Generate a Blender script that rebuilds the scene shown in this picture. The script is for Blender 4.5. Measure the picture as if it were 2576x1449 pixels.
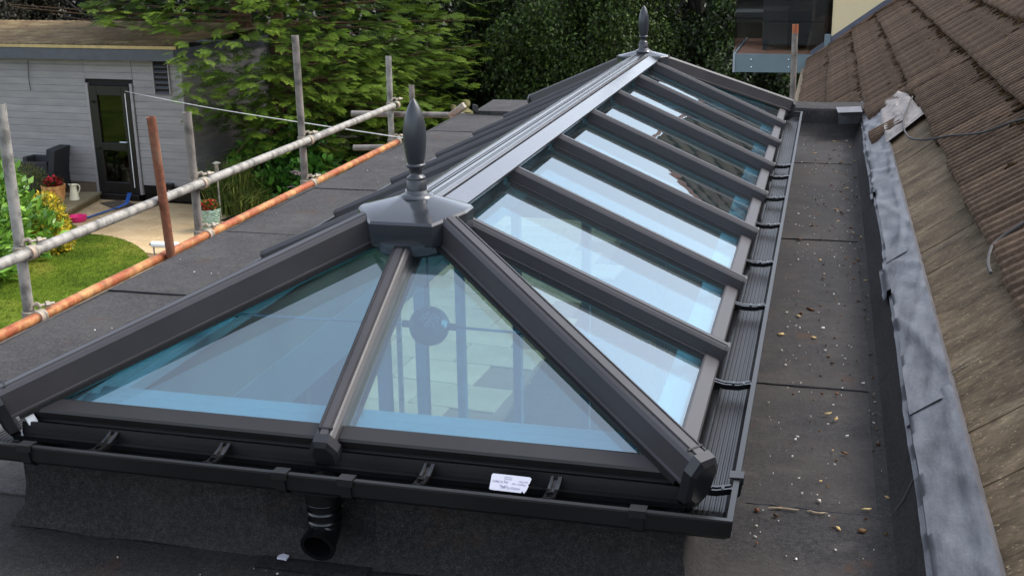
import bpy, bmesh, math, random
import numpy as np
from mathutils import Vector, Matrix
random.seed(7); rng = np.random.default_rng(7)
for o in list(bpy.data.objects): bpy.data.objects.remove(o, do_unlink=True)
SC = bpy.context.scene
COL = SC.collection
rad = math.radians

# ------------------------------------------------------------------ camera
F_PX = 2967.8                                   # focal length for a frame 2576 px wide
CAM = np.array([1.0285, -2.221, 1.035])
YAW, PITCH, ROLL = -.2599, .2913, -.0154
_fw = np.array([math.sin(YAW)*math.cos(PITCH), math.cos(YAW)*math.cos(PITCH), -math.sin(PITCH)])
_ri = np.array([math.cos(YAW), -math.sin(YAW), 0.]); _up = np.cross(_ri, _fw)
CR = math.cos(ROLL)*_ri + math.sin(ROLL)*_up
CU = -math.sin(ROLL)*_ri + math.cos(ROLL)*_up
cam_d = bpy.data.cameras.new('camera'); cam_d.lens = F_PX/2576*36; cam_d.sensor_width = 36
cam_d.sensor_fit = 'HORIZONTAL'; cam_d.clip_start = .05; cam_d.clip_end = 2000
cam_o = bpy.data.objects.new('camera', cam_d); COL.objects.link(cam_o)
cam_o.matrix_world = Matrix(((CR[0], CU[0], -_fw[0], CAM[0]), (CR[1], CU[1], -_fw[1], CAM[1]),
                             (CR[2], CU[2], -_fw[2], CAM[2]), (0, 0, 0, 1)))
SC.camera = cam_o

# ------------------------------------------------------------------ world, sun, exposure
SUN_EL, SUN_AZ = 48., 62.                      # azimuth clockwise from +Y
W = bpy.data.worlds.new('World'); SC.world = W; W.use_nodes = True
nt = W.node_tree; nt.nodes.clear()
sky = nt.nodes.new('ShaderNodeTexSky'); sky.sky_type = 'NISHITA'; sky.sun_disc = False
sky.sun_elevation = rad(SUN_EL); sky.sun_rotation = rad(SUN_AZ)
sky.air_density = 1.0; sky.dust_density = 2.5; sky.ozone_density = 1.5
bg = nt.nodes.new('ShaderNodeBackground'); bg.inputs['Strength'].default_value = .15
wo = nt.nodes.new('ShaderNodeOutputWorld')
hs = nt.nodes.new('ShaderNodeHueSaturation'); hs.inputs['Saturation'].default_value = .5
nt.links.new(sky.outputs[0], hs.inputs['Color']); nt.links.new(hs.outputs[0], bg.inputs['Color']); nt.links.new(bg.outputs[0], wo.inputs['Surface'])
sun_d = bpy.data.lights.new('sun', 'SUN'); sun_d.energy = .6; sun_d.angle = rad(18); sun_d.color = (1, .95, .88)
sun_o = bpy.data.objects.new('sun', sun_d); COL.objects.link(sun_o)
_sd = Vector((math.sin(rad(SUN_AZ))*math.cos(rad(SUN_EL)), math.cos(rad(SUN_AZ))*math.cos(rad(SUN_EL)), math.sin(rad(SUN_EL))))
sun_o.rotation_euler = _sd.to_track_quat('Z', 'Y').to_euler(); sun_o.location = _sd*60
SC.view_settings.view_transform = 'Standard'; SC.view_settings.look = 'None'
SC.view_settings.exposure = 1.7; SC.view_settings.gamma = 1.0; SC.view_settings.use_curve_mapping = False
SC.cycles.max_bounces = 10; SC.cycles.transparent_max_bounces = 24

# ------------------------------------------------------------------ pixel helpers (2576 x 1449 frame)
def ray(u, v): return _fw + CR*(u-1288)/F_PX - CU*(v-724.5)/F_PX
def onz(u, v, z):
    d = ray(u, v); return CAM + d*(z-CAM[2])/d[2]
def ony(u, v, y):
    d = ray(u, v); return CAM + d*(y-CAM[1])/d[1]
def onx(u, v, x):
    d = ray(u, v); return CAM + d*(x-CAM[0])/d[0]
def pix(P):
    d = np.asarray(P, float)-CAM; z = d@_fw
    return 1288+F_PX*(d@CR)/z, 724.5-F_PX*(d@CU)/z, z

# ------------------------------------------------------------------ mesh builder
WL = {}
def wloc(o): return np.array(WL.get(o.name, (0, 0, 0)), float) if o is not None else np.zeros(3)
def tag(o, label=None, cat=None, group=None, kind=None):
    if label: o['label'] = label
    if cat: o['category'] = cat
    if group: o['group'] = group
    if kind: o['kind'] = kind
    return o
def thing(name, label, cat, loc=(0, 0, 0), group=None, kind=None):
    o = bpy.data.objects.new(name, None); COL.objects.link(o); o.empty_display_size = .1
    o.location = loc; WL[o.name] = tuple(loc)
    return tag(o, label, cat, group, kind)
def perp(d):
    d = np.asarray(d, float); d = d/np.linalg.norm(d)
    a = np.array([0, 0, 1.]) if abs(d[2]) < .9 else np.array([1., 0, 0])
    s = np.cross(d, a); s /= np.linalg.norm(s); return s, np.cross(s, d)
class MB:
    def __init__(s): s.v = []; s.f = []; s.m = []
    def add(s, vs, fs, mi=0):
        n = len(s.v); s.v += [tuple(float(c) for c in v) for v in vs]
        s.f += [tuple(i+n for i in f) for f in fs]; s.m += [mi]*len(fs); return s
    def frame_box(s, c, ax, sz, mi=0, ch=0.):
        c = np.asarray(c, float); ax = [np.asarray(a, float) for a in ax]; h = [k/2 for k in sz]
        if ch <= 0:
            vs = [c+ax[0]*h[0]*i+ax[1]*h[1]*j+ax[2]*h[2]*k for i in (-1, 1) for j in (-1, 1) for k in (-1, 1)]
            return s.add(vs, [(0, 1, 3, 2), (4, 6, 7, 5), (0, 4, 5, 1), (2, 3, 7, 6), (0, 2, 6, 4), (1, 5, 7, 3)], mi)
        bm = bmesh.new(); bmesh.ops.create_cube(bm, size=1)
        for v in bm.verts: v.co = Vector((v.co.x*sz[0], v.co.y*sz[1], v.co.z*sz[2]))
        bmesh.ops.bevel(bm, geom=bm.edges[:], offset=ch, segments=1, affect='EDGES')
        bm.verts.index_update()
        vs = [c+ax[0]*v.co.x+ax[1]*v.co.y+ax[2]*v.co.z for v in bm.verts]
        fs = [[v.index for v in f.verts] for f in bm.faces]; bm.free()
        return s.add(vs, fs, mi)
    def box(s, c, sz, rz=0., mi=0, ch=0.):
        a = math.cos(rz); b = math.sin(rz)
        return s.frame_box(c, ((a, b, 0), (-b, a, 0), (0, 0, 1)), sz, mi, ch)
    def span(s, a, b, mi=0, ch=0.):
        a = np.asarray(a, float); b = np.asarray(b, float)
        return s.box((a+b)/2, np.abs(b-a), 0, mi, ch)
    def prism(s, poly, vec, mi=0, mside=None):
        p = [np.asarray(q, float) for q in poly]; vec = np.asarray(vec, float); n = len(p)
        s.add(p+[q+vec for q in p], [tuple(range(n))[::-1], tuple(range(n, 2*n))], mi)
        k = len(s.v)-2*n; ms = mi if mside is None else mside
        for i in range(n):
            j = (i+1) % n; s.f.append((k+i, k+j, k+n+j, k+n+i)); s.m.append(ms)
        return s
    def tube(s, path, r, n=10, caps=True, mi=0):
        P = [np.asarray(p, float) for p in path]; k = len(P)
        rs = r if isinstance(r, (list, tuple, np.ndarray)) else [r]*k
        base = len(s.v); pu = None
        for i in range(k):
            d = P[min(i+1, k-1)]-P[max(i-1, 0)]
            if pu is None: su, uu = perp(d)
            else:
                d = d/np.linalg.norm(d); su = pu-d*(pu@d); su /= np.linalg.norm(su); uu = np.cross(su, d)
            pu = su
            for j in range(n):
                a = 2*math.pi*j/n; s.v.append(tuple(P[i]+rs[i]*(su*math.cos(a)+uu*math.sin(a))))
        for i in range(k-1):
            for j in range(n):
                q = (j+1) % n; s.f.append((base+i*n+j, base+i*n+q, base+(i+1)*n+q, base+(i+1)*n+j)); s.m.append(mi)
        if caps:
            s.f.append(tuple(base+j for j in range(n))[::-1]); s.f.append(tuple(base+(k-1)*n+j for j in range(n))); s.m += [mi, mi]
        return s
    def lathe(s, prof, c=(0, 0, 0), n=24, axis=(0, 0, 1), mi=0):
        c = np.asarray(c, float); ax = np.asarray(axis, float); ax /= np.linalg.norm(ax)
        if abs(ax[2]) > .999: su, uu = np.array([1., 0, 0]), np.array([0, 1., 0])*np.sign(ax[2])
        else: su, uu = perp(ax)
        base = len(s.v)
        for r, z in prof:
            for j in range(n):
                a = 2*math.pi*j/n; s.v.append(tuple(c+ax*z+max(r, 1e-5)*(su*math.cos(a)+uu*math.sin(a))))
        for i in range(len(prof)-1):
            for j in range(n):
                q = (j+1) % n; s.f.append((base+i*n+j, base+i*n+q, base+(i+1)*n+q, base+(i+1)*n+j)); s.m.append(mi)
        return s
    def loft(s, rings, closed=True, caps=True, mi=0):
        n = len(rings[0]); base = len(s.v)
        for R_ in rings: s.v += [tuple(float(c) for c in p) for p in R_]
        for i in range(len(rings)-1):
            for j in range(n if closed else n-1):
                q = (j+1) % n; s.f.append((base+i*n+j, base+i*n+q, base+(i+1)*n+q, base+(i+1)*n+j)); s.m.append(mi)
        if caps:
            s.f.append(tuple(base+j for j in range(n))[::-1]); s.f.append(tuple(base+(len(rings)-1)*n+j for j in range(n))); s.m += [mi, mi]
        return s
    def mesh(s, name, mats, off, smooth=False, fix=True, sharp=35):
        me = bpy.data.meshes.new(name)
        me.from_pydata([(v[0]-off[0], v[1]-off[1], v[2]-off[2]) for v in s.v], [], s.f)
        for m in mats: me.materials.append(m)
        if len(mats) > 1: me.polygons.foreach_set('material_index', s.m)
        if fix and len(s.f) < 30000:
            bm = bmesh.new(); bm.from_mesh(me); bmesh.ops.recalc_face_normals(bm, faces=bm.faces[:]); bm.to_mesh(me); bm.free()
        if smooth:
            me.polygons.foreach_set('use_smooth', [True]*len(me.polygons)); me.set_sharp_from_angle(angle=rad(sharp))
        me.update(); return me
    def build(s, name, mat, parent=None, loc=None, smooth=False, fix=True, sharp=35, **kw):
        mats = mat if isinstance(mat, (list, tuple)) else [mat]
        off = wloc(parent) if parent is not None else (np.array(loc, float) if loc is not None else np.zeros(3))
        o = bpy.data.objects.new(name, s.mesh(name, mats, off, smooth, fix, sharp)); COL.objects.link(o)
        if parent is not None: o.parent = parent
        else: o.location = off
        WL[o.name] = tuple(off)
        return tag(o, **kw)
def inst(o, name, parent=None, loc=None, rz=None):
    c = bpy.data.objects.new(name, o.data); COL.objects.link(c)
    if parent is not None: c.parent = parent
    if loc is not None: c.location = loc
    return c
def np_mesh(name, verts, faces, mat, parent=None, loc=(0, 0, 0), tint=None, smooth=False, **kw):
    """verts (N,3), faces (M,k) with one k for all"""
    verts = np.asarray(verts, np.float32); faces = np.asarray(faces, np.int32)
    off = wloc(parent) if parent is not None else np.array(loc, float)
    me = bpy.data.meshes.new(name); me.vertices.add(len(verts)); me.vertices.foreach_set('co', (verts-off.astype(np.float32)).ravel())
    k = faces.shape[1]; me.loops.add(faces.size); me.loops.foreach_set('vertex_index', faces.ravel())
    me.polygons.add(len(faces)); me.polygons.foreach_set('loop_start', np.arange(len(faces), dtype=np.int32)*k)
    try: me.polygons.foreach_set('loop_total', np.full(len(faces), k, np.int32))
    except Exception: pass
    if smooth: me.polygons.foreach_set('use_smooth', np.ones(len(faces), bool))
    me.update(calc_edges=True); me.validate()
    if tint is not None:
        a = me.color_attributes.new('tint', 'FLOAT_COLOR', 'POINT')
        c = np.ones((len(verts), 4), np.float32); c[:, :3] = tint; a.data.foreach_set('color', c.ravel())
    me.materials.append(mat)
    o = bpy.data.objects.new(name, me); COL.objects.link(o)
    if parent is not None: o.parent = parent
    else: o.location = off
    WL[o.name] = tuple(off)
    return tag(o, **kw)

# ------------------------------------------------------------------ materials
def lin(c):
    return tuple((x/255/12.92 if x/255 <= .04045 else ((x/255+.055)/1.055)**2.4) for x in c)
class NT:
    def __init__(s, name):
        s.m = bpy.data.materials.new(name); s.m.use_nodes = True; s.t = s.m.node_tree; s.t.nodes.clear()
        s.out = s.n('ShaderNodeOutputMaterial'); s.tc = s.n('ShaderNodeTexCoord')
    def n(s, t, **kw):
        x = s.t.nodes.new(t)
        for k, v in kw.items(): setattr(x, k, v)
        return x
    def l(s, a, b): s.t.links.new(a, b)
    def noise(s, scale, detail=4, rough=.55, vec=None, stretch=None):
        x = s.n('ShaderNodeTexNoise'); x.inputs['Scale'].default_value = scale; x.inputs['Detail'].default_value = detail
        x.inputs['Roughness'].default_value = rough
        src = s.tc.outputs['Object'] if vec is None else vec
        if stretch:
            mp = s.n('ShaderNodeMapping'); mp.inputs['Scale'].default_value = stretch; s.l(src, mp.inputs['Vector']); src = mp.outputs[0]
        s.l(src, x.inputs['Vector']); return x
    def ramp(s, fac, stops):
        r = s.n('ShaderNodeValToRGB'); e = r.color_ramp.elements
        while len(e) < len(stops): e.new(.5)
        for i, (p, c) in enumerate(stops): e[i].position = p; e[i].color = (*c, 1) if len(c) == 3 else c
        s.l(fac, r.inputs['Fac']); return r.outputs['Color']
    def mix(s, fac, a, b, mode='MIX'):
        x = s.n('ShaderNodeMix', data_type='RGBA', blend_type=mode)
        for i, q in ((0, fac), (6, a), (7, b)):
            if hasattr(q, 'is_linked'): s.l(q, x.inputs[i])
            elif i == 0: x.inputs[0].default_value = q
            else: x.inputs[i].default_value = (*q, 1)
        return x.outputs[2]
    def bsdf(s, col, rough=.6, metal=0., bump=None, bstr=.3, bdist=.01, spec=None, coat=0., rough_sock=None, trans=None):
        b = s.n('ShaderNodeBsdfPrincipled')
        if hasattr(col, 'is_linked'): s.l(col, b.inputs['Base Color'])
        else: b.inputs['Base Color'].default_value = (*col, 1)
        b.inputs['Roughness'].default_value = rough; b.inputs['Metallic'].default_value = metal
        if rough_sock is not None: s.l(rough_sock, b.inputs['Roughness'])
        if spec is not None: b.inputs['Specular IOR Level'].default_value = spec
        if coat: b.inputs['Coat Weight'].default_value = coat; b.inputs['Coat Roughness'].default_value = .15
        if bump is not None:
            bp = s.n('ShaderNodeBump'); bp.inputs['Strength'].default_value = bstr; bp.inputs['Distance'].default_value = bdist
            s.l(bump, bp.inputs['Height']); s.l(bp.outputs[0], b.inputs['Normal'])
        s.l(b.outputs[0], s.out.inputs['Surface']); s.b = b; return s.m
def simple(name, rgb, rough=.5, metal=0., var=.18, scale=8., bstr=.08, bscale=60., spec=None, coat=0.):
    k = NT(name); c = lin(rgb); a = k.noise(scale, 5)
    col = k.ramp(a.outputs['Fac'], [(.25, tuple(x*(1-var) for x in c)), (.75, tuple(min(1, x*(1+var)) for x in c))])
    b = k.noise(bscale, 3)
    return k.bsdf(col, rough, metal, b.outputs['Fac'], bstr, .003, spec, coat)
M = {}
# powder coated frame: fine texture, slight dust
def powder(name, rgb, rough):
    k = NT(name); c = lin(rgb); big = k.noise(5, 5); fine = k.noise(900, 2)
    dust = k.ramp(big.outputs['Fac'], [(.3, c), (.8, tuple(x*1.25+.004 for x in c))])
    rs = k.n('ShaderNodeMapRange'); rs.inputs['To Min'].default_value = rough-.06; rs.inputs['To Max'].default_value = rough+.08
    k.l(big.outputs['Fac'], rs.inputs['Value'])
    return k.bsdf(dust, rough, 0, fine.outputs['Fac'], .12, .0006, rough_sock=rs.outputs[0])
M['frame'] = powder('frame_powder_coat', (50, 48, 50), .5)
M['boss'] = powder('boss_plastic', (44, 47, 51), .1)
M['cap'] = powder('end_cap_plastic', (22, 23, 26), .4)
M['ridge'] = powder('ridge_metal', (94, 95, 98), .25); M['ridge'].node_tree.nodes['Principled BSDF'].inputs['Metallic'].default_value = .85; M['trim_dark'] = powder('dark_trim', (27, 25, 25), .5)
M['boss'].node_tree.nodes['Principled BSDF'].inputs['Specular IOR Level'].default_value = .7
M['finial'] = powder('finial_plastic', (42, 45, 49), .3)
M['gutter'] = powder('gutter_plastic', (12, 12, 13), .42)
M['black'] = powder('black_plastic', (9, 9, 10), .2)
M['seal'] = simple('rubber_seal', (10, 10, 11), .6)
M['whitepvc'] = simple('white_plastic', (236, 238, 238), .35, var=.04)
M['chrome'] = simple('polished_rod', (205, 215, 220), .18, .9, var=.05)
# felt
def felt(name, a, b, dust, dust_amt):
    k = NT(name); g = k.noise(420, 2, .7); g2 = k.noise(75, 4, .8); big = k.noise(2.2, 6, .6); st = k.noise(9, 5, .65)
    base = k.ramp(g.outputs['Fac'], [(.34, tuple(x*.45 for x in a)), (.5, a), (.62, b), (.75, tuple(min(1, x*2.6) for x in b))])
    m1 = k.ramp(g2.outputs['Fac'], [(.34, (.42,)*3), (.5, (.98,)*3), (.64, (1.5,)*3)])
    base = k.mix(1., base, m1, 'MULTIPLY')
    dm = k.ramp(big.outputs['Fac'], [(.38, (0, 0, 0)), (.72, (dust_amt,)*3)])
    base = k.mix(dm, base, dust)
    sm = k.ramp(st.outputs['Fac'], [(.45, (1,)*3), (.68, (.78,)*3)])
    base = k.mix(1., base, sm, 'MULTIPLY')
    wt = k.noise(7, 5, .7, stretch=(.8, 1.3, 1)); base = k.mix(k.ramp(wt.outputs['Fac'], [(.52, (0, 0, 0)), (.68, (dust_amt*.6,)*3)]), base, tuple(x*1.2 for x in dust))
    rb = k.noise(5.5, 4, .6); base = k.mix(k.ramp(rb.outputs['Fac'], [(.62, (0, 0, 0)), (.70, (dust_amt*1.1,)*3)]), base, lin((66, 44, 27)))
    return k.bsdf(base, .85, 0, g.outputs['Fac'], .55, .003, spec=.25)
M['felt'] = felt('mineral_felt', lin((36, 35, 35)), lin((52, 50, 50)), lin((70, 65, 60)), .55)
M['felt_dark'] = felt('mineral_felt_dark', lin((36, 35, 35)), lin((54, 52, 50)), lin((58, 54, 49)), .25)  # darker mix for the front, the upstand and the cant strip
M['felt_left'] = felt('mineral_felt_pale', lin((50, 49, 49)), lin((68, 66, 66)), lin((82, 78, 74)), .45)  # paler mix for the left side
M['bitumen'] = simple('bitumen', (16, 15, 15), .35)
# glass
def glass(name, tint, ior, wav=.0, rough=0., dirt=0., gtint=(1, 1, 1)):
    k = NT(name); tr = k.n('ShaderNodeBsdfTransparent'); tr.inputs[0].default_value = (*tint, 1)
    gl = k.n('ShaderNodeBsdfGlossy'); gl.inputs['Roughness'].default_value = rough; gl.inputs['Color'].default_value = (*gtint, 1)
    lw = k.n('ShaderNodeLayerWeight'); lw.inputs['Blend'].default_value = .5
    pw = k.n('ShaderNodeMath', operation='POWER'); k.l(lw.outputs['Facing'], pw.inputs[0]); pw.inputs[1].default_value = 5.
    fr = k.n('ShaderNodeMath', operation='MULTIPLY_ADD'); k.l(pw.outputs[0], fr.inputs[0]); fr.inputs[1].default_value = (1-ior)*(.45 if dirt else 1); fr.inputs[2].default_value = ior
    if wav:
        w = k.noise(5., 2, .5); bp = k.n('ShaderNodeBump'); bp.inputs['Strength'].default_value = wav; bp.inputs['Distance'].default_value = .003
        k.l(w.outputs['Fac'], bp.inputs['Height']); k.l(bp.outputs[0], gl.inputs['Normal'])
    mx = k.n('ShaderNodeMixShader'); k.l(fr.outputs[0], mx.inputs[0]); k.l(tr.outputs[0], mx.inputs[1]); k.l(gl.outputs[0], mx.inputs[2])
    last = mx.outputs[0]
    if dirt:
        d1 = k.noise(2.2, 6, .7); d2 = k.noise(220, 2, .5); df = k.n('ShaderNodeBsdfDiffuse'); df.inputs[0].default_value = (.42, .43, .42, 1)
        a1 = k.ramp(d1.outputs['Fac'], [(.4, (.01,)*3), (.75, (dirt,)*3)]); a2 = k.ramp(d2.outputs['Fac'], [(.74, (0, 0, 0)), (.78, (.5,)*3)])
        m2 = k.n('ShaderNodeMixShader'); k.l(k.mix(1., a1, a2, 'ADD'), m2.inputs[0]); k.l(last, m2.inputs[1]); k.l(df.outputs[0], m2.inputs[2]); last = m2.outputs[0]
    k.l(last, k.out.inputs['Surface']); return k.m
M['glass'] = glass('solar_control_glass', (.47, .67, .73), .20, .12, dirt=.022, gtint=(.84, .94, 1.))
M['glass_edge'] = simple('glass_edge', (120, 190, 190), .15)
M['clear'] = glass('clear_glass', (.9, .93, .92), .04)
M['darkglass'] = glass('door_glass', (.35, .38, .36), .05, .1)
# ------------------------------------------------------------------ dimensions
GZ = -3.35                    # garden level
ZF = -.33                     # flat roof surface
HW, YA, SP = .825, .744, .647 # lantern half width at the rafter tips, first jack rafter, rafter spacing
LL = 2*YA+6*SP                # length over the rafter tips
AP, ZA = .70, .367            # hip apex from each end, height of the rafter tops there
SA = math.atan2(ZA, HW); FA = math.atan2(ZA, AP)
GD = .05                      # glass lies this far below the rafter tops

# ------------------------------------------------------------------ ground
GM = NT('garden_soil')
_a = GM.noise(.8, 6); _b = GM.noise(25, 4)
M['soil'] = GM.bsdf(GM.mix(.5, GM.ramp(_a.outputs['Fac'], [(.3, lin((38, 34, 24))), (.7, lin((52, 56, 30)))]), GM.ramp(_b.outputs['Fac'], [(.3, lin((30, 28, 20))), (.7, lin((66, 60, 44)))])), .95, 0, _b.outputs['Fac'], .5, .03)
MB().add([(-300, -200, GZ-.06), (300, -200, GZ-.06), (300, 400, GZ-.06), (-300, 400, GZ-.06)], [(0, 1, 2, 3)]).build('ground', M['soil'], kind='structure')

# ------------------------------------------------------------------ flat roof
roof = thing('flat_roof', 'flat roof covered in charcoal mineral felt around the glass lantern', 'roof', (0, 2.5, ZF), kind='structure')
XL, XR, YN, YFAR = -1.74, 1.235, -2.9, 6.2
OPX, OY0, OY1 = .72, .08, LL-.08
def felt_sheet(x0, x1, y0, y1, mat, dz, nx=10, ny=14, amp=.0035):
    m = MB(); xs = np.linspace(x0, x1, nx); ys = np.linspace(y0, y1, ny); ph = random.uniform(0, 9)
    top = []
    for y in ys:
        for x in xs:
            e = min(1, 6*min(x-x0, x1-x, y-y0, y1-y)/.3)
            z = ZF+dz+amp*(math.sin(x*7+ph)*math.sin(y*5.3+ph*2)+.6*math.sin(y*13+x*3+ph))*(.3+.7*max(e, 0))
            top.append((x, y, z))
    m.add(top, [(j*nx+i, j*nx+i+1, (j+1)*nx+i+1, (j+1)*nx+i) for j in range(ny-1) for i in range(nx-1)])
    b = [top[i] for i in range(nx)]+[top[j*nx+nx-1] for j in range(1, ny)]+[top[(ny-1)*nx+i] for i in range(nx-2, -1, -1)]+[top[j*nx] for j in range(ny-2, 0, -1)]
    m.add(b+[(p[0], p[1], ZF-.02) for p in b], [(i, (i+1) % len(b), len(b)+(i+1) % len(b), len(b)+i) for i in range(len(b))])
    return m.build('felt_sheet', mat, roof, smooth=True, fix=False)
rc = [YN, -.6, .49, 1.325, 2.24, 3.2, 4.15, 5.1, YFAR]
for i in range(len(rc)-1): felt_sheet(.76, XR, rc[i], rc[i+1], M['felt'], .004*(i % 2), amp=.0025)
lc = [YN, .12, .81, 1.805, 2.8, 3.85, 4.9, 5.9, 6.75]
for i in range(len(lc)-1): felt_sheet(XL, -.76, lc[i], lc[i+1], M['felt_dark'] if i == 0 else M['felt_left'], .004*(i % 2))
felt_sheet(-.76, .76, YN, .06, M['felt_dark'], 0, 16, 16)
felt_sheet(-.76, .76, LL-.06, 6.75, M['felt_left'], 0)
def wob(p, q, n, a):
    p = np.array(p, float); q = np.array(q, float)
    return [p+(q-p)*t+np.array([0, random.uniform(-a, a), 0]) for t in np.linspace(0, 1, n)]
for y in (.49, 1.325, 2.24, 3.2):
    MB().tube(wob((.9, y, ZF+.003), (XR, y, ZF+.003), 12, .004)+[(XR+.012, y+.006, ZF+.008), (XR+.035, y+.02, ZF+.041), (XR+.056, y+.035, ZF+.097)], .0022, 5).build('seam_bead', M['bitumen'], roof)
for y in (.81, 1.805, 2.8):
    MB().tube(wob((XL, y, ZF+.004), (-.9, y, ZF+.004), 12, .004), .003, 5).build('seam_bead', M['bitumen'], roof)
# structural deck under the felt, with the lantern opening left free, and the drip edge
m = MB()
for a, b in (((XL+.03, YN, ZF-.2), (-OPX, YFAR, ZF-.021)), ((OPX, YN, ZF-.2), (1.3, YFAR, ZF-.021)), ((-OPX, YN, ZF-.2), (OPX, OY0, ZF-.021)), ((-OPX, OY1, ZF-.2), (OPX, YFAR, ZF-.021))): m.span(a, b)
M['plaster'] = simple('plasterboard', (205, 200, 192), .8, var=.05)
m.build('roof_deck', M['plaster'], roof)
M['trim'] = simple('edge_trim', (120, 116, 110), .6)
m = MB()
for i in range(30):
    y0 = YN+(6.75-YN)*i/30; y1 = YN+(6.75-YN)*(i+1)/30; w = random.uniform(.004, .018)
    m.span((XL-w, y0, ZF-.07), (XL+.004, y1, ZF+.003+random.uniform(0, .004)))
m.build('drip_edge', M['felt_left'], roof)
# cant strip on the house side
n = 60; m = MB(); rows = []
for i in range(n):
    y = YN+(7.0-YN)*i/(n-1); j = .006*math.sin(y*5)+.004*math.sin(y*13)
    rows.append([(XR-.02, y, ZF+.003), (XR+.012, y, ZF+.008), (XR+.035+j, y, ZF+.04), (XR+.058+j, y, ZF+.10), (1.315, y, ZF+.13), (1.35, y, ZF+.05)])
m.loft(rows, closed=False, caps=False).build('cant_strip', M['felt_dark'], roof, smooth=True)
# far kerb: right part and left part share one felted kerb behind the lantern
m = MB(); KZ = -.15
prof = [(6.06, ZF+.0), (6.14, ZF+.03), (6.19, ZF+.08), (6.2, KZ-.02), (6.215, KZ), (6.50, KZ+.006), (6.52, KZ-.02), (6.52, -1.0)]
xs = np.linspace(.35, 1.36, 16)
m.loft([[(x, y+(.0 if k > 4 else .006*math.sin(x*9)), z+.003*math.sin(x*11)) for k, (y, z) in enumerate(prof)] for x in xs], closed=False, caps=False)
m.build('far_kerb', M['felt'], roof, smooth=True)
MB().prism([(.35, y, z) for y, z in prof]+[(.35, 6.06, -1.0)], (-.02, 0, 0)).build('kerb_end', M['felt'], roof)
e0, e1, e2 = onz(1196, 279, ZF+.035), onz(1241, 251, ZF+.035), onz(1330, 251, ZF+.035)
m = MB(); m.prism([(e0[0], e0[1], ZF-.15), (.3, e0[1]-.03, ZF-.15), (.3, e2[1], ZF-.15), (e1[0], e1[1], ZF-.15)], (0, 0, .185)); m.build('raised_felt_strip', M['felt_left'], roof)
MB().frame_box(e0+np.array([.0, -.0, .02]), ((.8, .6, 0), (-.6, .8, 0), (0, 0, 1)), (.012, .1, .05)).build('lifted_felt_edge', M['felt_left'], roof)
# lantern upstand (felted kerb the lantern stands on)
up = []
for t, (o, z) in enumerate(((.0, ZF+.002), (-.028, ZF+.045), (-.036, ZF+.1), (-.036, -.105), (-.06, -.1), (-.10, -.1))):
    a = .835+o; up.append((a, z))
m = MB(); ring = []
for a, z in up:
    y0 = (.79-a)+.02; y1 = LL-y0
    ring.append([(-a, y0, z), (a, y0, z), (a, y1, z), (-a, y1, z)])
for k in range(4):
    q = (k+1) % 4; segs = 14
    m.loft([[np.array(r[k])+(np.array(r[q])-np.array(r[k]))*s/segs+np.array([0, 0, .004*math.sin(s*2.3+k)*(1 if j < 2 else 0)]) for j, r in enumerate(ring)] for s in range(segs+1)], closed=False, caps=False)
m.build('lantern_upstand', M['felt_dark'], roof, smooth=True)
m = MB()
for a, b in (((-.74, .075, -.5), (.74, .09, -.105)), ((-.74, LL-.09, -.5), (.74, LL-.075, -.105)), ((-.74, .09, -.5), (-.725, LL-.09, -.105)), ((.725, .09, -.5), (.74, LL-.09, -.105))): m.span(a, b)
M['timber'] = simple('bare_timber', (196, 170, 130), .75, var=.2, scale=3)
m.build('upstand_lining', M['timber'], roof)
# dark felt patch behind the downpipe
px0, px1 = ony(668, 1300, .0)[0], ony(948, 1300, .0)[0]
m = MB()
m.loft([[(x+.01*math.sin(k*2.1), y, z) for k, x in enumerate(np.linspace(px0, px1, 9))] for y, z in ((-.075, ZF+.0055), (-.02, ZF+.0065), (.004, ZF+.03), (.008, ZF+.1), (.009, -.12))], closed=False, caps=False)
m.build('felt_patch', M['bitumen_felt'] if 'bitumen_felt' in M else felt('mineral_felt_patch', lin((30, 29, 29)), lin((48, 46, 45)), lin((40, 38, 36)), .2), roof, smooth=True)

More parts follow.
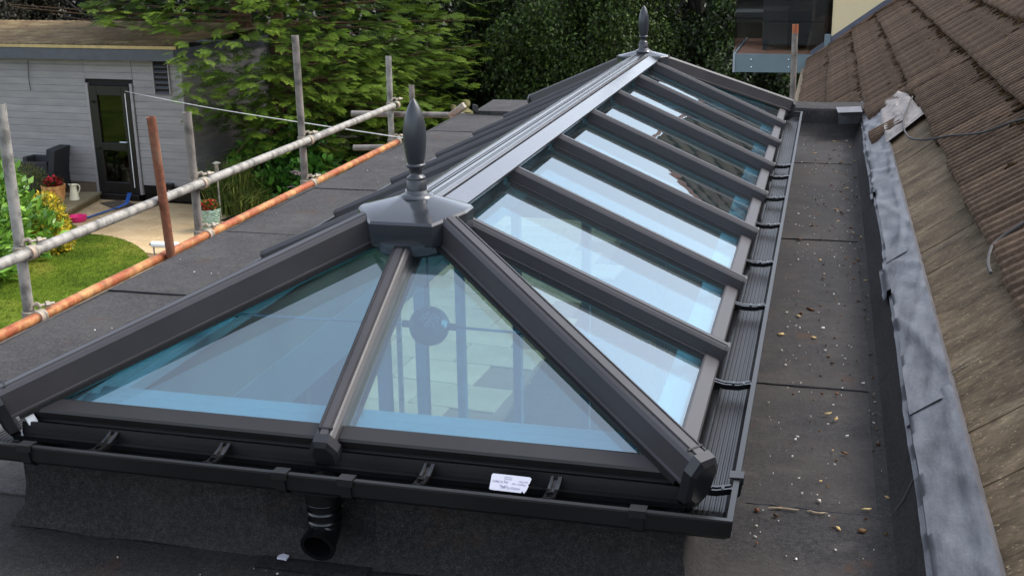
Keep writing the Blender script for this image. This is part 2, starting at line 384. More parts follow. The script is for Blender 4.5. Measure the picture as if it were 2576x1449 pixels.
# ------------------------------------------------------------------ roof lantern
lan = thing('roof_lantern', 'long dark grey glazed roof lantern with blue tinted panes and two finials', 'roof lantern', (0, LL/2, -.1))
nS = {1: np.array([math.sin(SA), 0, math.cos(SA)]), -1: np.array([-math.sin(SA), 0, math.cos(SA)])}
nF = {0: np.array([0, -math.sin(FA), math.cos(FA)]), 1: np.array([0, math.sin(FA), math.cos(FA)])}
def topS(x, y): return np.array([x, y, ZA*(1-abs(x)/HW)])
def topF(x, y): return np.array([x, y, ZA*(min(y, LL-y)/AP)])
def bar(A, B, n, w, h, cap=True, hip=False, lift=0.):
    A = np.asarray(A, float)+n*lift; B = np.asarray(B, float)+n*lift
    d = B-A; d /= np.linalg.norm(d); n = n-d*(n@d); n /= np.linalg.norm(n); s = np.cross(d, n)
    P = [(-w/2-.004, -h), (-w/2-.004, -h+.006), (-w/2, -h+.008), (-w/2, -.011), (-w/2+.006, -.003), (-.3*w, 0), (-.27*w, -.003), (-.2*w, -.003), (-.17*w, .0015),
         (.17*w, .0015), (.2*w, -.003), (.27*w, -.003), (.3*w, 0), (w/2-.006, -.003), (w/2, -.011), (w/2, -h+.008), (w/2+.004, -h+.006), (w/2+.004, -h)]
    o = MB().loft([[A+s*a+n*b for a, b in P], [B+s*a+n*b for a, b in P]]).build('hip_rafter' if hip else 'rafter', M['frame'], lan)
    g = MB()
    for sg in (-1, 1): g.frame_box((A+B)/2+s*sg*(w/2+.007)+n*(-h-.003), (d, s, n), (np.linalg.norm(B-A)-.03, .008, .01))
    g.build('rubber_gasket', M['seal'], o)
    if cap:
        if hip:
            Q = [(-w/2-.006, -h-.035), (-w/2-.01, -.03), (-w/2+.008, .003), (w/2-.008, .003), (w/2+.01, -.03), (w/2+.006, -h-.035), (w*.2, -h-.06), (-w*.2, -h-.06)]
        else:
            Q = [(-w/2-.002, -h-.004), (-w/2-.002, -.008), (-w/2+.006, .002), (w/2-.006, .002), (w/2+.002, -.008), (w/2+.002, -h-.004)]
        t = .022 if hip else .007
        r0 = [A+s*a+n*b for a, b in Q]; r1 = [A-d*t+s*a*.97+n*(b*.97-.001) for a, b in Q]
        rings = [r0, r1]
        if hip: rings.append([A-d*(t+.008)+s*a*.72+n*(b*.72-.012) for a, b in Q])
        c = MB().loft(rings).build('end_cap', M['cap'] if hip else M['frame'], o, smooth=False)
        if hip:
            MB().frame_box(A+d*.018+n*.0015, (d, s, n), (.004, w*.7, .003)).build('cap_joint', M['seal'], o)
        # white packer that shows under the rafter end
        MB().frame_box(A+d*.035+s*(w/2+.004)+n*(-h-.022), (d, s, n), (.022, .006, .028), ch=.002).build('packer', M['whitepvc'], o)
    return o
JW, JH = .046, .05
for sd in (1, -1):
    for i in range(7):
        y = YA+i*SP
        bar(topS(sd*HW, y), topS(sd*.086, y), nS[sd], JW, JH, lift=-.004)
for e in (0, 1):
    for sd in (1, -1):
        y0 = 0 if e == 0 else LL; y1 = AP if e == 0 else LL-AP
        A = np.array([sd*HW, y0, 0.]); B0 = np.array([sd*.02, y1-(.02 if e == 0 else -.02), ZA-.005]); B = A+(B0-A)*.885
        bar(A, B, nS[sd]+nF[e], .056, .075, hip=True, lift=.012)
    y0 = 0.0 if e == 0 else LL; y1 = AP-.10 if e == 0 else LL-AP+.10
    bar(topF(0, 0.)+np.array([0, y0, -.02]) if e == 0 else np.array([0, LL, -.02]), topF(0, y1)+np.array([0, 0, -.01]), nF[e], .05, .06, hip=True)
# glass
def pane(pts, n):
    return MB().prism([p-n*(GD+.024) for p in pts], n*.024, 0, 1).build('glass_pane', [M['glass'], M['glass_edge']], lan)
XE, XT = .80, .062
for sd in (1, -1):
    n = nS[sd]
    for i in range(6):
        y0 = YA+i*SP+.013; y1 = YA+(i+1)*SP-.013
        pane([topS(sd*XE, y0), topS(sd*XE, y1), topS(sd*XT, y1), topS(sd*XT, y0)], n)
    for e in (0, 1):
        yh = lambda x: AP*(1-x/HW)+.02
        q = [(XE, yh(XE)), (XE, YA-.013), (.075, YA-.013), (.075, yh(.075))]
        pane([topS(sd*x, y if e == 0 else LL-y) for x, y in q], n)
for e in (0, 1):
    for sd in (1, -1):
        xh = lambda y: HW*(1-y/AP)-.022
        q = [(.016, .025), (xh(.025), .025), (.016, AP*(1-(.016+.022)/HW))]
        pane([topF(sd*x, y if e == 0 else LL-y) for x, y in q], nF[e])
# eaves trims that close the glass
def trim(A, B, out, n, mat=M['frame']):
    A = np.asarray(A, float); B = np.asarray(B, float); d = B-A; d /= np.linalg.norm(d); dn = -(n-np.array([0, 0, 1])*0); s = np.cross(n, d)
    if s@np.asarray(out) < 0: s = -s
    # profile in (s outward/down the slope, n)
    P = [(-.035, -GD-.03), (-.035, -GD+.004), (-.03, -GD+.007), (.004, -GD+.007), (.009, -GD+.002), (.009, -GD-.018), (.002, -GD-.02), (.002, -GD-.028), (.01, -GD-.03), (.01, -GD-.052), (-.02, -GD-.052)]
    return MB().loft([[A+s*a+n*b for a, b in P], [B+s*a+n*b for a, b in P]]).build('eaves_trim', mat, lan)
for sd in (1, -1):
    ys = [.05]+[YA+i*SP for i in range(7)]+[LL-.05]
    for i in range(8):
        a = .03 if i == 0 else JW/2; b = .03 if i == 7 else JW/2
        trim(topS(sd*.817, ys[i]+a), topS(sd*.817, ys[i+1]-b), (sd, 0, 0), nS[sd])
for e in (0, 1):
    yy = .008 if e == 0 else LL-.008
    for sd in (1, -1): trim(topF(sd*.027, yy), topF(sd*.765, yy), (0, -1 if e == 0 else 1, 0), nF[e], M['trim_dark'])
# inner white ledge of the eaves beam, seen through the glass
m = MB()
for e in (0, 1):
    y = .085 if e == 0 else LL-.085
    dn_ = np.array([0, math.cos(FA)*(1 if e == 0 else -1), math.sin(FA)])
    for s_, w_, o_ in ((.078, .036, .0), (.113, .026, .004)):
        c_ = np.array([0, 0 if e == 0 else LL, 0.])+dn_*s_-nF[e]*(GD+.024+.014+o_); m.frame_box(c_, ((1, 0, 0), dn_, nF[e]), (1.5-.9*s_*2, w_, .014))
for sd in (1, -1): m.box((sd*.74, LL/2, -.088), (.05, LL-.2, .026)); m.box((sd*.695, LL/2, -.095), (.036, LL-.3, .03))
m.build('eaves_beam', M['whitepvc'], lan)
m = MB()
for e in (0, 1): m.box((0, .02 if e == 0 else LL-.02, -.099), (1.60, .06, .012))
for sd in (1, -1): m.box((sd*.79, LL/2, -.099), (.05, LL-.1, .012))
m.build('sole_plate', M['black'], lan)
# ridge
half = [(.098, ZA-.043), (.099, ZA-.037), (.048, ZA-.013), (.046, ZA-.026), (.042, ZA-.026), (.040, ZA-.012), (.034, ZA-.004), (.028, ZA-.003), (.022, ZA-.008), (.0205, ZA-.014), (.0175, ZA-.014), (.017, ZA-.008), (.0125, ZA-.008), (.012, ZA-.0135), (.0075, ZA-.0135), (.007, ZA-.009)]
cs = half+[(-x, z) for x, z in half[::-1]]+[(-.08, ZA-.062), (.08, ZA-.062)]
YR0, YR1 = .70, LL-.70
MB().loft([[(x, y, z) for x, z in cs] for y in np.linspace(YR0, YR1, 2)]).build('ridge_cap', M['ridge'], lan, smooth=False)
m = MB(); m.span((-.05, YR0, ZA-.13), (.05, YR1, ZA-.066)); m.build('ridge_beam', M['frame'], lan)
for e in (0, 1):
    for sd in (1, -1):
        for k, x in enumerate((.06, .08)):
            y = YR0-.002 if e == 0 else YR1+.002
            MB().box((sd*x, y, ZA-.03-(k*.011)), (.011, .014, .012), ch=.002).build('ridge_clip', M['black'], lan)
# bosses
def boss(e):
    f = lambda y: y if e == 0 else LL-y
    rim = [(-.112, .745), (-.15, .70), (-.15, .635), (-.085, .545), (.085, .545), (.15, .635), (.15, .70), (.112, .745)]
    zr = lambda x, y: .349-.02*max(0, (.62-y))/.08
    cx, cy = 0, .69
    sc = lambda k: [(cx+(x-cx)*k, cy+(y-cy)*k) for x, y in rim]
    rings = []
    for k, dz in ((.30, .026), (.9, .003), (.97, .001), (1.0, -.005), (1.0, -.012), (.975, -.06), (.955, -.066), (.9, -.066)):
        rings.append([(x, f(y), zr(x, y)+dz) for x, y in sc(k)])
    o = MB().loft(rings).build('boss', M['boss'], lan, smooth=True, sharp=28)
    # moulded foot round the finial
    fz = .379
    MB().lathe([(.0, fz+.012), (.03, fz+.012), (.034, fz+.004), (.042, fz+.001), (.047, fz-.006), (.046, fz-.014), (.04, fz-.018), (.05, fz-.024), (.05, fz-.045), (0, fz-.045)], (0, f(.681), 0), 32).build('finial_foot', M['boss'], o, smooth=True)
    K = .3438e-3*1.0
    pr = [(0, 840), (79, 840), (79, 745), (74, 739), (72, 730), (74, 722), (70, 712), (52, 700), (47, 682), (50, 662), (58, 645), (75, 634), (77, 624), (73, 614), (64, 608), (67, 598), (77, 545), (84, 490), (88.5, 430), (89, 390), (86, 335), (78, 280), (66, 232), (48, 185), (28, 148), (12, 126), (3, 116), (0, 113)]
    fin = MB().lathe([(r*K, .382+(840-y)*K) for r, y in pr], (0, f(.681), 0), 36).build('finial', M['finial'], lan, smooth=True, sharp=50)
    return o
boss(0); boss(1)
# underside hub seen through the glass
for e in (0, 1):
    y = .66 if e == 0 else LL-.66
    MB().lathe([(0, .235), (.10, .235), (.12, .25), (.13, .275), (.1, .285)], (0, y, 0), 20).build('inner_hub', M['boss'], lan, smooth=True)
# tie bars with the round centre rose
M['crystal'] = simple('moulded_glass', (190, 205, 212), .12, .7, var=.4, scale=120, bstr=.9, bscale=150)
for k, y in enumerate((.742, LL-.742)):
    z = -.008
    c = MB().lathe([(0, -.03), (.03, -.032), (.052, -.026), (.056, -.012), (.056, .012), (.05, .024), (.033, .03), (.029, .024), (0, .024)], (0, y, z), 36, (.30, -.45, .84)).build('tie_bar_rose', M['boss'], lan, smooth=True, sharp=40)
    pts = MB()
    axm = np.array([.30, -.45, .84]); axm /= np.linalg.norm(axm); su, uu = perp(axm)
    for q in range(22):
        a = q*2.399; r = .028*math.sqrt((q+.5)/22); pc = np.array([0, y, z])+axm*.024+su*r*math.cos(a)+uu*r*math.sin(a)
        pts.lathe([(.006, -.003), (.005, .003), (0, .008)], pc, 5, axm)
    pts.build('rose_insert', M['crystal'], c)
    for sd in (1, -1):
        MB().tube([(sd*.058, y, z), (sd*.60, y, z-.008)], .0042, 8).build('tie_bar', M['chrome'], lan, smooth=True)
        MB().tube([(sd*.053, y, z), (sd*.078, y, z)], .010, 10).build('tie_bar_socket', M['boss'], lan, smooth=True)
        MB().tube([(sd*.59, y, z-.008), (sd*.62, y, z-.009)], .009, 10).build('tie_bar_socket', M['chrome'], lan, smooth=True)
    MB().tube([(0, y-.0, z+.05), (0, y, .25)], .0042, 8).build('hanger_rod', M['chrome'], lan, smooth=True)

# ------------------------------------------------------------------ gutter
gut = thing('gutter', 'black square section gutter running round the eaves of the roof lantern', 'gutter', (0, -.05, -.14))
XI, YI = .785, .012
gp = [(.0, -.048), (.004, -.12), (.014, -.136), (.022, -.14)]
for k in range(6): gp += [(.030+.011*k, -.1385), (.0335+.011*k, -.1385), (.0345+.011*k, -.141), (.039+.011*k, -.141)]
gp = sorted(set(gp), key=lambda q: q[0])+[(.1, -.134), (.109, -.118), (.113, -.066), (.117, -.064), (.117, -.058), (.108, -.058), (.108, -.0545), (.120, -.0545)]
gz = lambda z: -.069+(z+.0545)*.56
gp2 = gp+[(.1205, -.062), (.1165, -.122), (.104, -.143), (.094, -.1475), (.018, -.1475), (.002, -.134), (-.004, -.12), (-.004, -.048)]
gp = [(o, gz(z)) for o, z in gp]; gp2 = [(o, gz(z)) for o, z in gp2]
def gut_seg(side):
    rings = []
    for t in (0, 1):
        R_ = []
        for o, z in gp2:
            if side in 'FB':
                x = (XI+o)*(1 if t else -1); y = YI-o if side == 'F' else LL-YI+o
            else:
                x = (XI+o)*(1 if side == 'R' else -1); y = (LL-YI+o) if t else YI-o
            R_.append((x, y, z))
        rings.append(R_)
    return MB().loft(rings, caps=False).build('gutter_run', M['gutter'], gut, label={'F': 'front run of the gutter below the triangular panes', 'B': 'far run of the gutter', 'R': 'right run of the gutter, ribbed inside', 'L': 'left run of the gutter'}[side])
for s in 'FBRL': gut_seg(s)
def bracket(side, p):
    m = MB()
    if side == 'F': T = lambda o, w, z: (p+w, YI-o, z)
    elif side == 'B': T = lambda o, w, z: (p+w, LL-YI+o, z)
    elif side == 'R': T = lambda o, w, z: (XI+o, p+w, z)
    else: T = lambda o, w, z: (-XI-o, p+w, z)
    pts = [(.002, -.068), (.02, -.075), (.04, -.08), (.075, -.08), (.104, -.073)]
    for w0, w1 in ((-.012, -.006), (.004, .012)):
        m.loft([[T(o, w, z) for w, z in ((w0, z0), (w1, z0), (w1, z0-.006), (w0, z0-.006))] for o, z0 in pts])
    m.loft([[T(o, w, z) for w, z in ((-.006, z0-.008), (.006, z0-.008), (.006, z0-.016), (-.006, z0-.016))] for o, z0 in pts])
    for k in (1.5, 2.5, 3.2):
        o = .02+.026*k; m.loft([[T(o, w, z) for w, z in ((-.008, -.076), (.006, -.076), (.006, -.08), (-.008, -.08))], [T(o+.006, w, z) for w, z in ((-.008, -.076), (.006, -.076), (.006, -.08), (-.008, -.08))]])
    m.build('gutter_bracket', M['black'], gut)
for u in (255, 540, 1060, 1385): bracket('F', ony(u, 1130+.1*u/1.1, -.05)[0])
for p in ((1795, 1115), (1850, 918), (1893, 724), (1917, 611), (1938, 513), (1953, 443), (1965, 385), (1972, 340)): bracket('R', onx(*p, .85)[1])
for i in range(8): bracket('L', .35+i*.66)
def clip(T):
    m = MB()
    m.loft([[T(a, w, gz(z)) for a, z in ((.098, -.048), (.128, -.046), (.128, -.075), (.122, -.075), (.122, -.052), (.098, -.053))] for w in (-.017, .017)])
    m.loft([[T(a, w, gz(z)) for a, z in ((.1195, -.075), (.126, -.075), (.122, -.125), (.108, -.147), (.1, -.1525), (.02, -.1525), (.02, -.148), (.096, -.148), (.106, -.1425), (.1175, -.122))] for w in (-.012, .012)])
    m.build('union_clip', M['gutter'], gut)
for u, v in ((705, 1188), (870, 1203), (1605, 1268), (62, 1110)):
    p = ony(u, v, -.105)[0]; clip(lambda a, w, z, p=p: (p+w, YI-a, z))
p = onz(1832, 1195, -.069)[1]; clip(lambda a, w, z, p=p: (XI+a, p+w, z))
# dark union plates inside the gutter at the corner and under the hip
for x in (-.70, .735):
    MB().loft([[(x+w, YI-o, z+.003) for o, z in gp[1:-4]] for w in (-.03, .03)], closed=False, caps=False).build('union_plate', M['black'], gut)
MB().loft([[(XI+o-.001, y, z+.004) for o, z in gp[1:-4]] for y in (-.02, .012)], closed=False, caps=False).build('union_plate', M['black'], gut)

# ------------------------------------------------------------------ downpipe
dpx = ony(815, 1300, -.05)[0]
dp = thing('downpipe', 'short black round downpipe with an open shoe below the front gutter', 'downpipe', (dpx, -.045, ZF+.01))
R_ = .034; ZD = .031
MB().lathe([(R_, -.13+ZD), (R_, -.152+ZD), (R_+.007, -.153+ZD), (R_+.007, -.185+ZD), (R_+.004, -.187+ZD), (R_+.004, -.19+ZD), (R_, -.19+ZD), (R_, -.232+ZD), (R_-.004, -.232+ZD), (R_-.004, -.13+ZD)], (dpx, -.045, 0), 28).build('pipe', M['black'], dp, smooth=True)
for z in (-.156, -.178, -.2):
    MB().lathe([(R_+.0035, z-.004), (R_+.0055, z), (R_+.0035, z+.004), (R_-.001, z+.004), (R_-.001, z-.004), (R_+.0035, z-.004)], (dpx, -.045, 0), 28).build('pipe_collar', M['black'], dp, smooth=True)
path = [(dpx, -.045, -.2), (dpx, -.046, -.214), (dpx, -.054, -.228), (dpx, -.069, -.238), (dpx, -.085, -.243)]
m = MB(); m.tube(path, [R_+.002]*5, 28, caps=False); m.tube(path, [R_-.003]*5, 28, caps=False)
sh = m.build('shoe', M['black'], dp, smooth=True)
MB().lathe([(R_+.002, -.004), (R_+.006, -.002), (R_+.006, .01), (R_-.003, .01), (R_-.003, -.004), (R_+.002, -.004)], path[-1], 28, (0, -1, -.3)).build('shoe_rim', M['black'], sh, smooth=True)
MB().span((dpx-.05, -.086, -.128), (dpx+.05, -.01, -.1215), ch=.003).build('outlet', M['gutter'], dp)
MB().tube([(dpx+.03, -.02, -.18), (dpx+.03, .012, -.18)], .004, 6).build('bracket_screw', M['chrome'], dp)

# ------------------------------------------------------------------ paper label lying in the front gutter
la = [ony(*q, -.03) for q in ((1237, 1192), (1336, 1203), (1329, 1238), (1234, 1228))]
ex = (la[1]-la[0])/np.linalg.norm(la[1]-la[0]); W_ = np.linalg.norm(la[1]-la[0])
lc_ = ony(1284, 1216, -.052); M['paper'] = simple('label_paper', (186, 186, 196), .55, var=.03)
up_ = np.array([0, .62, .62]); up_ -= ex*(up_@ex); up_ /= np.linalg.norm(up_); nn_ = np.cross(ex, up_)
lab = thing('paper_label', 'small white printed paper label stuck upside down in the front gutter', 'label', tuple(lc_))
H_ = .036
out = [(-.5, .42), (-.47, .5), (.46, .5), (.5, .42), (.47, .1), (.44, .04), (.46, -.02), (.43, -.3), (.38, -.52), (.33, -.38), (.3, -.5), (-.47, -.5), (-.5, -.43)]
MB().prism([lc_+ex*a*W_+up_*b*H_ for a, b in out], nn_*.0012).build('paper', M['paper'], lab)
M['ink'] = simple('print_ink', (95, 90, 125), .6)
def text(s, a, b, size):
    cu = bpy.data.curves.new('t', 'FONT'); cu.body = s; cu.size = size; cu.align_x = 'LEFT'; cu.resolution_u = 2
    to = bpy.data.objects.new('t', cu); COL.objects.link(to); bpy.context.view_layer.update()
    me = bpy.data.meshes.new_from_object(to.evaluated_get(bpy.context.evaluated_depsgraph_get())); bpy.data.objects.remove(to)
    me.transform(Matrix(((-ex[0], -up_[0], nn_[0], 0), (-ex[1], -up_[1], nn_[1], 0), (-ex[2], -up_[2], nn_[2], 0), (0, 0, 0, 1))))
    p = ex*a*W_+up_*b*H_+nn_*(.0019 if (nn_@(CAM-lc_)) > 0 else -.0006)
    me.transform(Matrix.Translation(Vector(p))); me.name = 'lettering'; me.materials.append(M['ink'])
    o = bpy.data.objects.new('lettering', me); COL.objects.link(o); o.parent = lab
text('WIDEZ172-4B5', .27, -.22, .0062); text('Mitigation  Item', .40, .02, .0048); text('Item Desc', .43, .2, .0048)
text('Pkg 7L/78672', -.06, .10, .0062); text('Sub Pkg', -.06, -.16, .0052)
m = MB()
for a0, a1, b0, b1 in ((-.16, .02, .34, .36), (-.16, .02, .22, .24), (-.16, -.155, .22, .36), (.015, .02, .22, .36)):
    s_ = .0019 if (nn_@(CAM-lc_)) > 0 else -.0006
    m.add([lc_+ex*a*W_+up_*b*H_+nn_*s_ for a, b in ((a0, b0), (a1, b0), (a1, b1), (a0, b1))], [(0, 1, 2, 3)])
m.build('printed_box', M['ink'], lab)
# ------------------------------------------------------------------ tiled house roof
TH = rad(36); X0, Z0 = 1.3, -.215
eu = np.array([math.cos(TH), 0, math.sin(TH)]); ey = np.array([0, 1., 0]); en = np.array([-math.sin(TH), 0, math.cos(TH)])
def RP(s, y, w=0.): return np.array([X0, 0, Z0])+eu*s+ey*y+en*w
def onroof(u, v, w=0.):
    d = ray(u, v); p = RP(0, 0, w); t = ((p-CAM)@en)/(d@en); q = CAM+d*t
    return (q-np.array([X0, 0, Z0]))@eu, q[1]
k = NT('concrete_tile'); a = k.noise(3.5, 6, .6); b = k.noise(60, 4, .7); c = k.noise(170, 2, .5); g = k.noise(11, 5, .6)
oi = k.n('ShaderNodeObjectInfo')
col = k.ramp(a.outputs['Fac'], [(.3, lin((60, 46, 37))), (.5, lin((79, 63, 50))), (.72, lin((95, 79, 63)))])
col = k.mix(k.ramp(g.outputs['Fac'], [(.55, (0, 0, 0)), (.75, (.55,)*3)]), col, lin((46, 33, 24)))
col = k.mix(1., col, k.ramp(b.outputs['Fac'], [(.3, (.62,)*3), (.65, (1.15,)*3)]), 'MULTIPLY')
col = k.mix(k.ramp(c.outputs['Fac'], [(.70, (0, 0, 0)), (.74, (.75,)*3)]), col, lin((126, 113, 94)))
rv = k.n('ShaderNodeMapRange'); rv.inputs['To Min'].default_value = .8; rv.inputs['To Max'].default_value = 1.18; k.l(oi.outputs['Random'], rv.inputs['Value'])
cc = k.n('ShaderNodeCombineColor'); [k.l(rv.outputs[0], cc.inputs[i]) for i in range(3)]
M['tile'] = k.bsdf(k.mix(1., col, cc.outputs[0], 'MULTIPLY'), .9, 0, b.outputs['Fac'], .6, .006, spec=.2)
k = NT('exposed_tile'); a = k.noise(5, 6, .65, stretch=(.8, 1.6, .8)); b = k.noise(34, 5, .75, stretch=(.6, 1.8, .6)); c = k.noise(150, 2, .5, stretch=(.5, 1.3, .5)); oi = k.n('ShaderNodeObjectInfo')
col = k.ramp(a.outputs['Fac'], [(.3, lin((64, 53, 39))), (.5, lin((93, 79, 60))), (.7, lin((116, 102, 81)))])
col = k.mix(1., col, k.ramp(b.outputs['Fac'], [(.32, (.5,)*3), (.62, (1.15,)*3)]), 'MULTIPLY')
col = k.mix(k.ramp(c.outputs['Fac'], [(.66, (0, 0, 0)), (.72, (.7,)*3)]), col, lin((178, 162, 130)))
rv = k.n('ShaderNodeMapRange'); rv.inputs['To Min'].default_value = .85; rv.inputs['To Max'].default_value = 1.12; k.l(oi.outputs['Random'], rv.inputs['Value'])
cc = k.n('ShaderNodeCombineColor'); [k.l(rv.outputs[0], cc.inputs[i]) for i in range(3)]
M['tan'] = k.bsdf(k.mix(1., col, cc.outputs[0], 'MULTIPLY'), .9, 0, b.outputs['Fac'], .5, .006, spec=.2)
hr = thing('house_roof', 'pitched house roof of mossy brown ribbed concrete tiles beside the flat roof', 'roof', tuple(RP(.3, 6)))
CW, TL, TT = .30, .43, .016
def tile_mesh(seed):
    r = random.Random(seed); vs = np.array(sorted([0., CW-.003]+[c_+o_ for c_ in (.036, .111, .186, .261) for o_ in (-.0268, -.022, -.013, 0, .013, .022, .0268)])); m = MB()
    def prof(v):
        w = 0.
        for cpos, hw, h in ((.036, .0265, .03), (.111, .0265, .03), (.186, .0265, .03), (.261, .0265, .03)):
            t = abs(v-cpos)/hw
            if t < 1: w = max(w, h*(1-t**3.2))
        return w
    rows = []
    for u in (0., .012, TL*.5, TL):
        rows.append([(u-(.004*r.random() if u == 0 else 0), v, prof(v)*(1 if u > 0 else .86)+TT+.036*(1-u/TL)-.0) for v in vs])
    m.loft(rows, closed=False, caps=False)
    m.loft([[(x, v, z-TT-prof(v)*.55) for x, v, z in rows[0]], rows[0]], closed=False, caps=False)
    for q in (0, -1): m.loft([[(x, v, z-TT-.01) for x, v, z in (R_[q] for R_ in rows)], [R_[q] for R_ in rows]], closed=False, caps=False)
    me = m.mesh('roof_tile', [M['tile']], (0, 0, 0), False, False); return me
tms = [tile_mesh(i) for i in range(3)]
BR = Matrix(((eu[0], 0, en[0]), (eu[1], 1, en[1]), (eu[2], 0, en[2])))
hl = wloc(hr)
YWALL = 13.08
courses = [(.372, 1.0, 1), (.765, 2.5, 2), (1.12, 4.6, 3), (1.47, 6.2, 4), (.045, 5.05, 5), (-.27, 6.75, 6), (-.585, 6.75, 7)]
cnt = 0
for s0, ys, ci in courses:
    y = ys-(ci % 2)*CW/2; i = 0
    while y < YWALL-.02:
        if ci == 1 and abs(y-5.33) < .15: y += 0
        hole = (ci == 5 and 5.05 < y+CW/2 < 5.75)
        if not hole:
            o = bpy.data.objects.new('roof_tile', tms[cnt % 3]); COL.objects.link(o); o.parent = hr
            js = random.gauss(0, .005); jw = random.gauss(0, .002); jy = random.gauss(0, .0015)
            if ci == 1 and 5.4 < y < 5.75: js -= .03; jw += .012
            mt = BR.to_4x4() @ Matrix.Rotation(random.gauss(0, .006), 4, 'Z') @ Matrix.Rotation(random.gauss(0, .004), 4, 'X')
            mt.translation = Vector(RP(s0+js, y+jy, jw-.018)-hl); o.matrix_local = mt; cnt += 1
        y += CW; i += 1
# tiles that stand beyond the frame: one joined field up to the ridge, and nearer the viewer
V, Fc = [], []; tv = np.array([v.co[:] for v in tms[0].vertices]); tf = [list(p.vertices) for p in tms[0].polygons]; A3 = np.array(BR)
nf = 0
for s0, ys, ye in [(1.82+.36*j, -2., YWALL) for j in range(7)]+[(.372, -3.5, .85), (.765, -3.5, 2.3), (1.12, -3.5, 4.3), (1.47, -3.5, 5.9)]:
    y = ys
    while y < ye-.1:
        V.append(tv@A3.T+RP(s0, y, -.018)); Fc.append(np.array(tf)+nf); nf += len(tv); y += CW
np_mesh('tile_field', np.vstack(V), np.vstack(Fc), M['tile'], hr, kind='stuff')
m = MB(); m.loft([[RP(4.42, y, .0), RP(4.5, y, .09), RP(4.62, y, .05), RP(4.72, y, -.1)] for y in np.linspace(-3, YWALL, 2)], closed=False, caps=False)
M['ridge_tile'] = simple('ridge_tile_clay', (150, 104, 90), .85)
m.build('ridge_tiles', M['ridge_tile'], hr)
m = MB(); m.prism([RP(-.6, 6.7, -.03), RP(4.6, 6.7, -.03), RP(4.6, YWALL, -.03), RP(-.6, YWALL, -.03)], -en*.02); m.prism([RP(.1, -3.4, -.03), RP(4.6, -3.4, -.03), RP(4.6, 6.7, -.03), RP(.1, 6.7, -.03)], -en*.02)
M['underlay'] = simple('roof_underlay', (22, 20, 18), .9); m.build('underlay', M['underlay'], hr)
# exposed smooth tiles below the lowest ribbed course
y = -1.9; i = 0
while y < 5.0:
    w = random.uniform(.26, .34); m = MB(); n = 9
    s_lo = .10+random.uniform(-.006, .006); rows = []
    for s in np.linspace(s_lo, .46, 7):
        rows.append([RP(s, y+.0006+(w-.0012)*q/(n-1), .0015*math.sin(q*1.4+i)+.012+.012*max(0, .2-s)) for q in range(n)])
    m.loft(rows, closed=False, caps=False)
    m.loft([[p-en*.02 for p in rows[0]], rows[0]], closed=False, caps=False)
    for q in (0, -1): m.loft([[R_[q]-en*.02 for R_ in rows], [R_[q] for R_ in rows]], closed=False, caps=False)
    m.build('exposed_tile', M['tan'], hr, smooth=True, fix=False); y += w; i += 1
M['crack'] = simple('dark_crack', (18, 14, 10), .9)
def crack(pts, w=.004):
    P = [onroof(u, v, .02) for u, v in pts]; m = MB()
    m.loft([[RP(s, y-w*t, .0205), RP(s+.003, y+w*t, .0205)] for (s, y), t in zip(P, [1]+[1.3]*(len(P)-2)+[.2])], closed=False, caps=False); m.build('crack', M['crack'], hr)
crack([(2313, 658), (2340, 640), (2365, 622), (2383, 612), (2412, 598)]); crack([(2428, 700), (2445, 688), (2458, 676)]); crack([(2298, 437), (2312, 428)])
crack([(2378, 945), (2420, 920), (2444, 906)])
# mortar bedding along the far eaves edge
m = MB()
for q in range(60):
    y = 7.2+q*.098; m.box(RP(-.60, y, -.055)+np.array([random.uniform(-.012, .006), 0, random.uniform(-.01, .01)]), (.05, .1, .09+random.uniform(0, .03)), ch=.008)
M['mortar'] = simple('old_mortar', (140, 124, 100), .9, var=.2, scale=12, bstr=.6); m.build('mortar_bedding', M['mortar'], hr)
MB().span((.74, 6.9, -1.0), (.80, YWALL, -.62)).build('eaves_board', M['mortar'], hr)
# broken tile lying in the gap
m = MB(); q = onroof(2275, 232, .03); m.frame_box(RP(q[0]-.06, q[1]+.12, .03), (eu, ey, en), (.16, .12, .018), ch=.004); m.build('broken_tile', M['tile'], hr)
# moss cushions
k = NT('dry_moss'); a = k.noise(40, 4); M['moss'] = k.bsdf(k.ramp(a.outputs['Fac'], [(.3, lin((34, 25, 17))), (.6, lin((58, 43, 26))), (.8, lin((84, 74, 34)))]), 1., 0, a.outputs['Fac'], .8, .01, spec=.1)
V, Fc = [], []; nf = 0
bm = bmesh.new(); bmesh.ops.create_icosphere(bm, subdivisions=1, radius=1); iv = np.array([v.co[:] for v in bm.verts]); bm.verts.index_update(); iff = np.array([[v.index for v in f.verts] for f in bm.faces]); bm.free()
def mosses(n, fn):
    global nf
    for _ in range(n):
        s, y, r = fn(); d = rng.normal(0, .22, iv.shape); sc = np.array([r*random.uniform(.9, 3.2), r*random.uniform(.6, 1.1), r*random.uniform(.35, .6)])
        V.append((iv*(1+d)*sc)@A3.T+RP(s, y, .034)); Fc.append(iff+nf); nf += len(iv)
def mspot():
    while True:
        s = random.uniform(-.55, 1.95); y = random.uniform(1.0, 13)
        if y > 6.8 or (s > .40 and y > 1) or (s > .1 and y > 5.9): return s, y, max(.004, random.lognormvariate(-4.65, .5))
mosses(1900, mspot)
for s0, ys in ((.765, 2), (1.12, 4.6), (.372, 6), (.045, 6.8), (1.47, 6)): mosses(190, lambda s0=s0, ys=ys: (s0+random.gauss(-.008, .012), random.uniform(ys, 13), max(.006, random.lognormvariate(-4.35, .45))))
np_mesh('moss', np.vstack(V), np.vstack(Fc), M['moss'], hr, kind='stuff', smooth=True)

